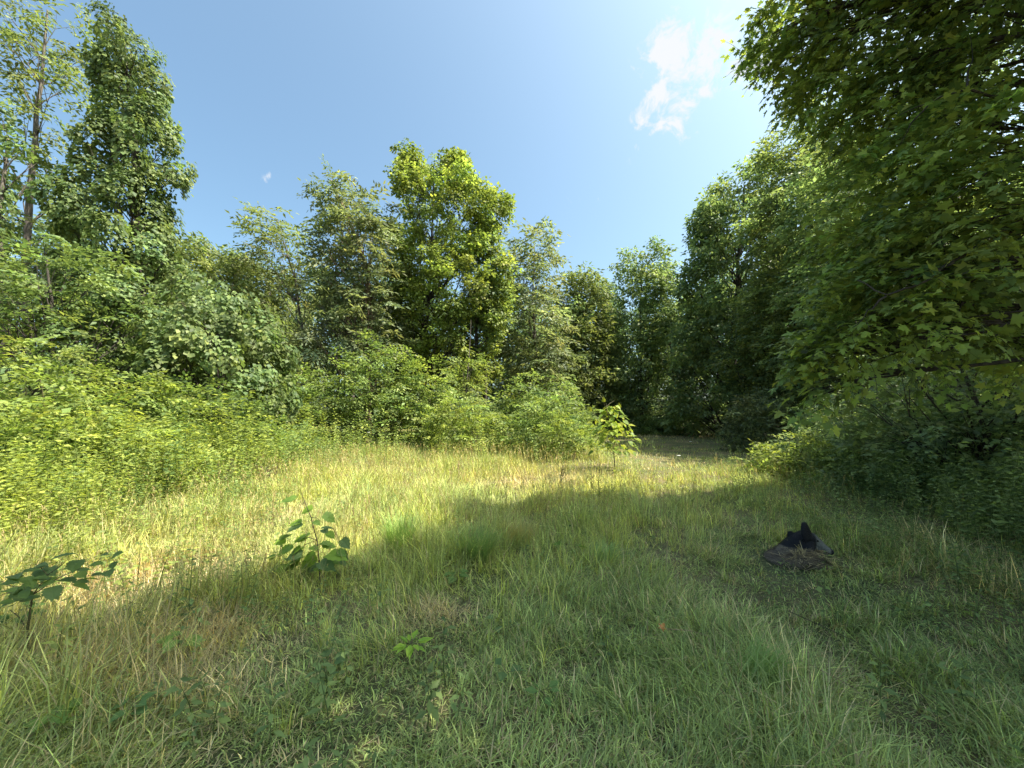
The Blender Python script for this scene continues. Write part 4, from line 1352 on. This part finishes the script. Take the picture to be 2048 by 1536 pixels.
def build_sapling():
    rnd = random.Random(8)
    b = gnd(1228, 942); b.z = hz(b.x, b.y)
    L_ = lambda x, y: px_local(x, y, b)
    stem = [Vector((0, 0, -.05)), L_(1229, 925), L_(1226, 880), L_(1218, 840), L_(1212, 806)]
    ex, lv = [], []
    for k in range(13):
        t = rnd.uniform(.3, .95)
        i = min(int(t * 4), 3)
        p = Vector(stem[i]).lerp(Vector(stem[i + 1]), t * 4 - i)
        a = k * 2.4
        q = p + Vector((math.cos(a) * .55, math.sin(a) * .5, rnd.uniform(.1, .5)))
        ex.append((p, q, .007))
    for i in range(230):
        u = rnd.random()
        y = 812 + 92 * u
        w = 14 + 36 * math.sin(min(1, u * 1.25) * math.pi * .62)
        a = rnd.uniform(0, 6.28); r = math.sqrt(rnd.random())
        c = L_(1219 + .1 * (y - 812) + w * r * math.cos(a), y)
        c.y += w / F_PX * b.y * r * math.sin(a)
        d = Vector((math.cos(a), math.sin(a), rnd.uniform(-1.1, .1)))
        lv.append((c, d, (math.cos(a) * .5 + rnd.gauss(0, .4), math.sin(a) * .5 - .2, 1), rnd.uniform(.13, .2), i))
    for (x, y) in ((1207, 803), (1180, 822), (1238, 815)):
        c = L_(x, y)
        lv.append((c, (0, -.3, 1), (0, -1, .2), .15, 3))
        ex.append((Vector(stem[3]), c, .005))
    leafy_plant('young_sapling', 'young round-leaved sapling on a thin stem alone in the meadow', b, 'sapling', stem, .018, lv,
                leaf_protos('sapling', HEART, [(.09, .13, .025), (.115, .155, .03), (.075, .115, .03), (.14, .16, .03)]), M_STEM, extra=ex)


build_sapling()


def rosette(name, label, px, py, shape, n, size, cols, lift, seed, tilt=.3):
    rnd = random.Random(seed)
    b = gnd(px, py); b.z = hz(b.x, b.y)
    lv = []
    for i in range(n):
        a = i * 2.4 + rnd.gauss(0, .25)
        d = Vector((math.cos(a), math.sin(a), rnd.uniform(-.25, .35)))
        h = lift * rnd.uniform(.65, 1.0)
        lv.append((Vector((d.x * size * .4, d.y * size * .4, h)), d, (rnd.gauss(0, tilt), rnd.gauss(0, tilt) - .15, 1), size * rnd.uniform(.75, 1.15), i))
    leafy_plant(name, label, b, 'plant', [Vector((0, 0, -.02)), Vector((0, 0, lift * .5)), Vector((0, 0, lift))], .004, lv, leaf_protos(name + str(seed), shape, cols), M_STEM,
                group='broad-leaved plants in the grass')


rosette('bright_plant', 'bright green plant with narrow leaves in a star in the front lawn', 822, 1318, NARROW, 16, .11, [(.15, .23, .04), (.12, .2, .04)], .13, 1)
rosette('dock_plant', 'plant with one large blue-green leaf in the middle foreground', 1010, 1385, OVAL, 4, .12, [(.06, .10, .05)], .15, 2)
rosette('dock_plant', 'flat broad leaf plant right of the large blue-green leaf', 1088, 1412, OVAL, 5, .085, [(.065, .115, .045)], .1, 3)
rosette('broad_leaved_plant', 'pale three-leaved plant low at the left edge of the front grass', 355, 1325, TOOTHED, 5, .1, [(.10, .17, .05)], .17, 4)
rosette('broad_leaved_plant', 'grey-green broad leaf plant in the lower left grass', 262, 1460, TOOTHED, 6, .085, [(.06, .11, .05)], .14, 5)
rosette('broad_leaved_plant', 'broad leaf plant in the bottom left corner', 105, 1500, TOOTHED, 8, .08, [(.07, .12, .035)], .18, 6)
rosette('broad_leaved_plant', 'small leafy plant halfway up the lawn in shade', 912, 1165, TOOTHED, 6, .11, [(.07, .125, .045)], .1, 7)
rosette('broad_leaved_plant', 'single upright leaf plant behind the middle lawn', 1137, 1115, OVAL, 3, .18, [(.07, .12, .03)], .16, 8, .8)
rosette('broad_leaved_plant', 'grey-green leaf plant between the large leaf and the straw hollow', 998, 1262, OVAL, 3, .13, [(.09, .14, .08)], .09, 9)
rosette('broad_leaved_plant', 'broad leaf plant against the grass at the lower left edge', 30, 1300, TOOTHED, 9, .1, [(.055, .10, .035)], .3, 10)
rosette('broad_leaved_plant', 'small toothed leaf plant beside the dry twig left of the lawn', 660, 1345, TOOTHED, 4, .1, [(.06, .10, .05)], .1, 11)
rosette('broad_leaved_plant', 'leafy plant at the right edge of the grass', 1965, 1085, OVAL, 5, .15, [(.07, .11, .05)], .16, 12)

# ------------------------------------------------------------------ dry stalks, twigs, flower heads
def stalk(name, label, pts, r, mat, cat, group=None, depth_from_ground=True, lift=.02):
    w = []
    for (px, py, up) in pts:
        v = gnd(px, py)
        v.z = hz(v.x, v.y) + up
        w.append(v)
    base = w[0].copy()
    mb = MB()
    fine = []
    for i in range(len(w) - 1):
        for k in range(4):
            fine.append(w[i].lerp(w[i + 1], k / 4))
    fine.append(w[-1])
    mb.tube([p - base for p in fine], [r * (1 - .6 * i / (len(fine) - 1)) for i in range(len(fine))], 6)
    o = link(name, mb.mesh(name, mat, (0, 0, 0), True))
    o.location = base
    o['label'] = label; o['category'] = cat
    if group:
        o['group'] = group
    return o


stalk('fallen_stalk', 'long thin dark-green fallen stalk curving across the right lawn', [(1580, 1262, .16), (1640, 1300, .19), (1720, 1345, .2), (1800, 1410, .18), (1850, 1450, .16), (1874, 1482, .13)], .0042, M_STEM, 'stalk')
stalk('fallen_stalk', 'short pale dry stalk lying parallel left of the long one', [(1605, 1372, .16), (1660, 1405, .17), (1710, 1432, .16), (1745, 1455, .12)], .0035, M_STRAW, 'stalk')
stalk('fallen_stalk', 'brown dry stalk lying in the middle of the right lawn', [(1335, 1297, .14), (1380, 1303, .15), (1420, 1312, .14)], .0045, M_STRAW, 'stalk')
stalk('dead_twig', 'dark dead twig leaning in the shade under the upright tussock', [(735, 1162, .02), (755, 1140, .1), (780, 1118, .2), (788, 1105, .25)], .006, M_TWIG, 'twig')
stalk('dead_twig', 'short upright dark twig right of the leaning one', [(809, 1180, .0), (809, 1165, .08), (810, 1150, .18)], .005, M_TWIG, 'twig')
stalk('dead_twig', 'thin dark twig poking out left of the upright tussock', [(738, 1128, 0), (739, 1115, .1), (736, 1100, .17)], .004, M_TWIG, 'twig')
stalk('straw_stem', 'orange straw stem standing in the lit patch at the bottom', [(1003, 1480, 0), (1004, 1470, .1), (1005, 1462, .24)], .0035, M_STRAW, 'stalk')


def seed_stalks(label, px, py, n, H, R, mat, seed):
    rnd = random.Random(seed)
    b = gnd(px, py); b.z = hz(b.x, b.y)
    root = thing('dead_weed', label, 'dead weed', b, 'dead weed stalks in the meadow')
    for k in range(n):
        a, r = rnd.uniform(0, 6.28), R * math.sqrt(rnd.random())
        p = Vector((r * math.cos(a), r * math.sin(a), -.05))
        q = p + Vector((rnd.gauss(0, .08), rnd.gauss(0, .08), 1)) * H * rnd.uniform(.7, 1.05)
        mb = MB()
        pth = limb_path(p, q, 0, rnd, 3)
        mb.tube(pth, [.005, .004, .0032, .002], 5)
        for j in range(14):
            t = rnd.uniform(.55, 1)
            c = p.lerp(q, t)
            d = Vector((rnd.gauss(0, 1), rnd.gauss(0, 1), .9)).normalized()
            mb.tube([c, c + d * .025, c + d * .05 + Vector((0, 0, .02))], [.0015, .0035, .002], 4)
        link('stalk', mb.mesh('stalk', mat), root)


seed_stalks('brown dead seed stalks left of the young sapling', 1150, 905, 12, .95, .35, M_STRAW, 1)
seed_stalks('dark dead seed stalk at the shadow edge in the middle meadow', 1112, 1000, 3, .75, .12, M_TWIG, 2)
seed_stalks('dark dead stalk right of the middle shadow edge stalk', 1190, 1005, 2, .65, .08, M_TWIG, 3)
seed_stalks('dark dried stalks standing in the left weeds', 530, 975, 9, .6, .22, M_TWIG, 4)
seed_stalks('dark seed stalk in the right bank below the shaded shrubs', 1800, 1015, 3, .6, .1, M_TWIG, 5)
seed_stalks('brown seed stalks below the arching shrub hollow', 800, 905, 5, .7, .25, M_TWIG, 6)
seed_stalks('thin tan stalks in the meadow below the low pale shrub', 918, 960, 4, .6, .15, M_STRAW, 7)


seed_stalks('pale dry stalks poking out of the weeds at the left edge', 110, 985, 7, .95, .4, M_STRAW, 8)
seed_stalks('pale dry stalks leaning in the middle of the left thicket', 300, 950, 8, .9, .45, M_STRAW, 9)
seed_stalks('dark dead stems where the left thicket meets the meadow', 430, 985, 7, .75, .3, M_TWIG, 10)
seed_stalks('thin dead stems in front of the arching shrub', 660, 915, 7, .85, .5, M_STRAW, 11)


def fallen_leaf(label, px, py, size, color):
    b = gnd(px, py)
    mb = MB(); mb.add(MAPLE_C[0], MAPLE_C[1], .5)
    o = link('fallen_leaf', mb.mesh('fallen_leaf', leaf_material('dead_leaf', color, transl=.2)))
    o.location = (b.x, b.y, hz(b.x, b.y) + .13)
    o.rotation_euler = (.5, -.4, .8); o.scale = (size,) * 3
    o['label'] = label; o['category'] = 'leaf'


fallen_leaf('small orange-brown dead leaf caught in the right lawn', 1324, 1294, .07, (.22, .10, .04))


def umbel(label, px, py, H, seed):
    rnd = random.Random(seed)
    b = gnd(px, py); b.z = hz(b.x, b.y)
    root = thing('white_flower', label, 'flower', b, 'white lace flowers')
    mb = MB(); top = Vector((rnd.gauss(0, .05), rnd.gauss(0, .05), H))
    mb.tube([Vector((0, 0, 0)), top * .5, top], [.004, .003, .002], 5)
    link('stem', mb.mesh('stem', M_STEM), root)
    fl = MB()
    for k in range(40):
        a, r = k * 2.4, .055 * math.sqrt(k / 40)
        p = top + Vector((math.cos(a) * r, math.sin(a) * r, .012 + rnd.uniform(0, .008)))
        fl.tube([p - Vector((0, 0, .006)), p], [.005, .007], 5)
    link('flower_head', fl.mesh('flower_head', M_WHITE), root)


M_WHITE, _t, _N, _L = new_mat('white_petal')
_o = _N('ShaderNodeOutputMaterial'); _p = _N('ShaderNodeBsdfPrincipled'); _n = _N('ShaderNodeTexNoise'); _r = _N('ShaderNodeValToRGB')
_r.color_ramp.elements[0].color = (.6, .62, .5, 1); _r.color_ramp.elements[1].color = (.82, .82, .78, 1)
_n.inputs['Scale'].default_value = 40
_L(_n.outputs['Fac'], _r.inputs['Fac']); _L(_r.outputs['Color'], _p.inputs['Base Color']); _L(_p.outputs[0], _o.inputs['Surface'])
umbel('white lace flower before the dark hollow of the arching shrub', 716, 905, 1.0, 1)
umbel('white lace flower right beside the other one at the dark hollow', 732, 908, .95, 2)
umbel('white lace flower at the left end of the sunlit strip', 1360, 948, .5, 3)
umbel('lone white lace flower in the far shaded grass', 1382, 905, .5, 4)


# ------------------------------------------------------------------ the animal lying in the grass
def build_animal():
    rnd = random.Random(4)
    b = Vector((ANIMAL.x, ANIMAL.y, hz(ANIMAL.x, ANIMAL.y)))
    root = thing('animal', 'dark furry animal with a tall black ear and grey snout lying curled in the grass', 'animal', b)

    def loft(bm, pts, n=18):
        """pts: (centre, half-width across, half-height) along a path"""
        rings = []
        P = [Vector(p[0]) for p in pts]
        for i, (c, w, h) in enumerate(pts):
            t = (P[min(i + 1, len(P) - 1)] - P[max(i - 1, 0)]).normalized()
            side = t.cross(Vector((0, 0, 1)))
            side = side.normalized() if side.length > .05 else Vector((0, 1, 0))
            up = side.cross(t)
            rings.append([bm.verts.new(P[i] + side * math.cos(6.2832 * k / n) * w + up * math.sin(6.2832 * k / n) * h) for k in range(n)])
        for a, c in zip(rings[:-1], rings[1:]):
            for k in range(n):
                bm.faces.new((a[k], a[(k + 1) % n], c[(k + 1) % n], c[k]))
        bm.faces.new(list(reversed(rings[0]))); bm.faces.new(rings[-1])

    bm = bmesh.new()
    # flat curled trunk, sunk into the grass
    loft(bm, [((.14, .22, .03), .06, .05), ((.02, .24, .04), .10, .07), ((-.12, .21, .04), .12, .08), ((-.24, .13, .03), .12, .08), ((-.27, .03, .02), .11, .07), ((-.20, -.05, .03), .12, .08),
              ((-.10, -.09, .06), .12, .09), ((.0, -.10, .09), .115, .105), ((.07, -.10, .09), .105, .10), ((.13, -.09, .06), .08, .07), ((.18, -.08, .03), .05, .04)])
    # forepaw tucked along the ground
    loft(bm, [((.0, -.17, .05), .06, .05), ((.12, -.17, .04), .045, .04), ((.2, -.16, .03), .036, .03), ((.24, -.16, .028), .012, .012)])
    # neck and skull, muzzle pointing down to the right
    loft(bm, [((-.24, .10, .02), .09, .06), ((-.17, .09, .09), .105, .09), ((-.10, .07, .17), .11, .10), ((-.02, .05, .25), .105, .10), ((.07, .03, .31), .095, .085), ((.13, .02, .295), .085, .075), ((.185, .01, .255), .066, .06),
              ((.235, .0, .215), .05, .047), ((.285, -.01, .178), .043, .04), ((.32, -.015, .155), .042, .04), ((.345, -.018, .14), .036, .034), ((.36, -.02, .13), .015, .015)])
    # chest under the head
    loft(bm, [((-.06, -.02, .04), .10, .08), ((.0, -.02, .12), .11, .10), ((.05, .0, .2), .10, .09), ((.08, .01, .27), .08, .07)])
    # lower jaw
    loft(bm, [((.10, .02, .23), .06, .04), ((.19, .01, .19), .045, .03), ((.27, 0, .14), .03, .022), ((.31, -.01, .118), .018, .014)])
    # ears: cupped, broad at the base, rounded tip
    for (bx, by, bz, tx, ty, tz, w) in ((.035, -.05, .35, -.01, -.062, .515, .07), (-.05, .08, .29, -.075, .09, .365, .05)):
        a, e = Vector((bx, by, bz - .04)), Vector((tx, ty, tz))
        q = lambda t: a.lerp(e, t)
        loft(bm, [(q(0), .034, w), (q(.35), .03, w * 1.05), (q(.65), .026, w * .85), (q(.88), .022, w * .55), (q(1), .016, w * .28)])
    bmesh.ops.recalc_face_normals(bm, faces=bm.faces)
    me = bpy.data.meshes.new('raw')
    bm.to_mesh(me); bm.free()
    tmp = bpy.data.objects.new('raw', me)
    COL.objects.link(tmp)
    r = tmp.modifiers.new('r', 'REMESH'); r.mode = 'VOXEL'; r.voxel_size = .0085
    s = tmp.modifiers.new('s', 'SMOOTH'); s.factor = .5; s.iterations = 4
    bpy.context.view_layer.update()
    body = bpy.data.meshes.new_from_object(tmp.evaluated_get(bpy.context.evaluated_depsgraph_get()))
    bpy.data.objects.remove(tmp); bpy.data.meshes.remove(me)
    body.name = 'body'
    co = np.empty(len(body.vertices) * 3); body.vertices.foreach_get('co', co); co = co.reshape(-1, 3)
    no = np.empty(len(body.vertices) * 3); body.vertices.foreach_get('normal', no); no = no.reshape(-1, 3)
    x, y, z = co.T
    BLACK, GREY, BROWN = np.array((.007, .007, .011)), np.array((.17, .172, .155)), np.array((.15, .12, .092))
    headish = np.clip((z - .19 + .9 * (x - .12) * (x > .12)) / .02, 0, 1) * (x > -.2)
    headish = np.maximum(headish, (x > .2) * (y > -.1) * 1.0)
    snout = np.clip((x - .125) / .03, 0, 1) * headish
    nose = np.clip((x - .305) / .01, 0, 1)
    c = BROWN[None] * (1 - headish[:, None]) + BLACK[None] * headish[:, None]
    c = c * (1 - snout[:, None]) + GREY[None] * snout[:, None]
    lip = ((x > .2) & (x < .33) & (np.abs(z - (.155 - .42 * (x - .25))) < .008) & (y < 0.02)) * 1.0
    c = c * (1 - lip[:, None]) + BLACK[None] * lip[:, None]
    c = c * (1 - nose[:, None]) + BLACK[None] * nose[:, None]
    ca = body.attributes.new('coat', 'FLOAT_COLOR', 'POINT')
    ca.data.foreach_set('color', np.concatenate([c, np.ones((len(c), 1))], 1).astype(np.float32).ravel())
    m, t, N, L = new_mat('animal_coat')
    o = N('ShaderNodeOutputMaterial'); p = N('ShaderNodeBsdfPrincipled')
    p.inputs['Roughness'].default_value = .62; p.inputs['Specular IOR Level'].default_value = .3
    at_ = N('ShaderNodeAttribute'); at_.attribute_name = 'coat'
    tc = N('ShaderNodeTexCoord'); n = N('ShaderNodeTexNoise'); n.inputs['Scale'].default_value = 60; n.inputs['Detail'].default_value = 5
    L(tc.outputs['Object'], n.inputs['Vector'])
    mr = N('ShaderNodeMapRange'); mr.inputs['To Min'].default_value = .45; mr.inputs['To Max'].default_value = 1.5
    L(n.outputs['Fac'], mr.inputs['Value'])
    sc = N('ShaderNodeVectorMath'); sc.operation = 'SCALE'
    L(at_.outputs['Color'], sc.inputs[0]); L(mr.outputs['Result'], sc.inputs['Scale']); L(sc.outputs['Vector'], p.inputs['Base Color'])
    L(p.outputs[0], o.inputs['Surface'])
    body.materials.append(m)
    body.polygons.foreach_set('use_smooth', [True] * len(body.polygons))
    link('body', body, root)
    # short coat of hair lying back along the body
    rng = np.random.default_rng(6)
    sel = np.where((z > .03) & (nose < .5))[0]
    pick = rng.choice(sel, 16000)
    hb_v, hb_f, hb_c = [], [], []
    for q, i in enumerate(pick):
        pnt, nn = Vector(co[i]), Vector(no[i])
        back = Vector((-.8, rnd.gauss(.1, .35), -.5 + rnd.gauss(0, .25)))
        tdir = (back - nn * back.dot(nn)).normalized()
        Ln = rnd.uniform(.014, .034) * (.55 if headish[i] > .5 else 1.7)
        sd = tdir.cross(nn).normalized() * (.0014 if headish[i] > .5 else .0022)
        tip = pnt + (tdir * .85 + nn * rnd.uniform(.3, .7)) * Ln
        hb_v += [pnt + sd, pnt - sd, tip]
        hb_f.append((3 * q, 3 * q + 1, 3 * q + 2))
        k = c[i] * rnd.uniform(.4, 2.1)
        hb_c += [(*k, 1)] * 3
    hm = bpy.data.meshes.new('fur')
    hm.from_pydata([tuple(v) for v in hb_v], [], hb_f)
    ca = hm.attributes.new('coat', 'FLOAT_COLOR', 'POINT')
    ca.data.foreach_set('color', np.array(hb_c, np.float32).ravel())
    hm.materials.append(m)
    f = link('fur', hm, root); f['kind'] = 'stuff'
    # eye
    e = bmesh.new(); bmesh.ops.create_icosphere(e, subdivisions=2, radius=.011)
    em = bpy.data.meshes.new('eye'); e.to_mesh(em); e.free()
    m2, t, N, L = new_mat('dark_eye')
    o = N('ShaderNodeOutputMaterial'); p = N('ShaderNodeBsdfPrincipled'); p.inputs['Base Color'].default_value = (.01, .008, .006, 1); p.inputs['Roughness'].default_value = .08
    n = N('ShaderNodeTexNoise'); n.inputs['Scale'].default_value = 90
    L(p.outputs[0], o.inputs['Surface']); em.materials.append(m2)
    ey = link('eye', em, root); ey.location = (.15, -.062, .292)


build_animal()
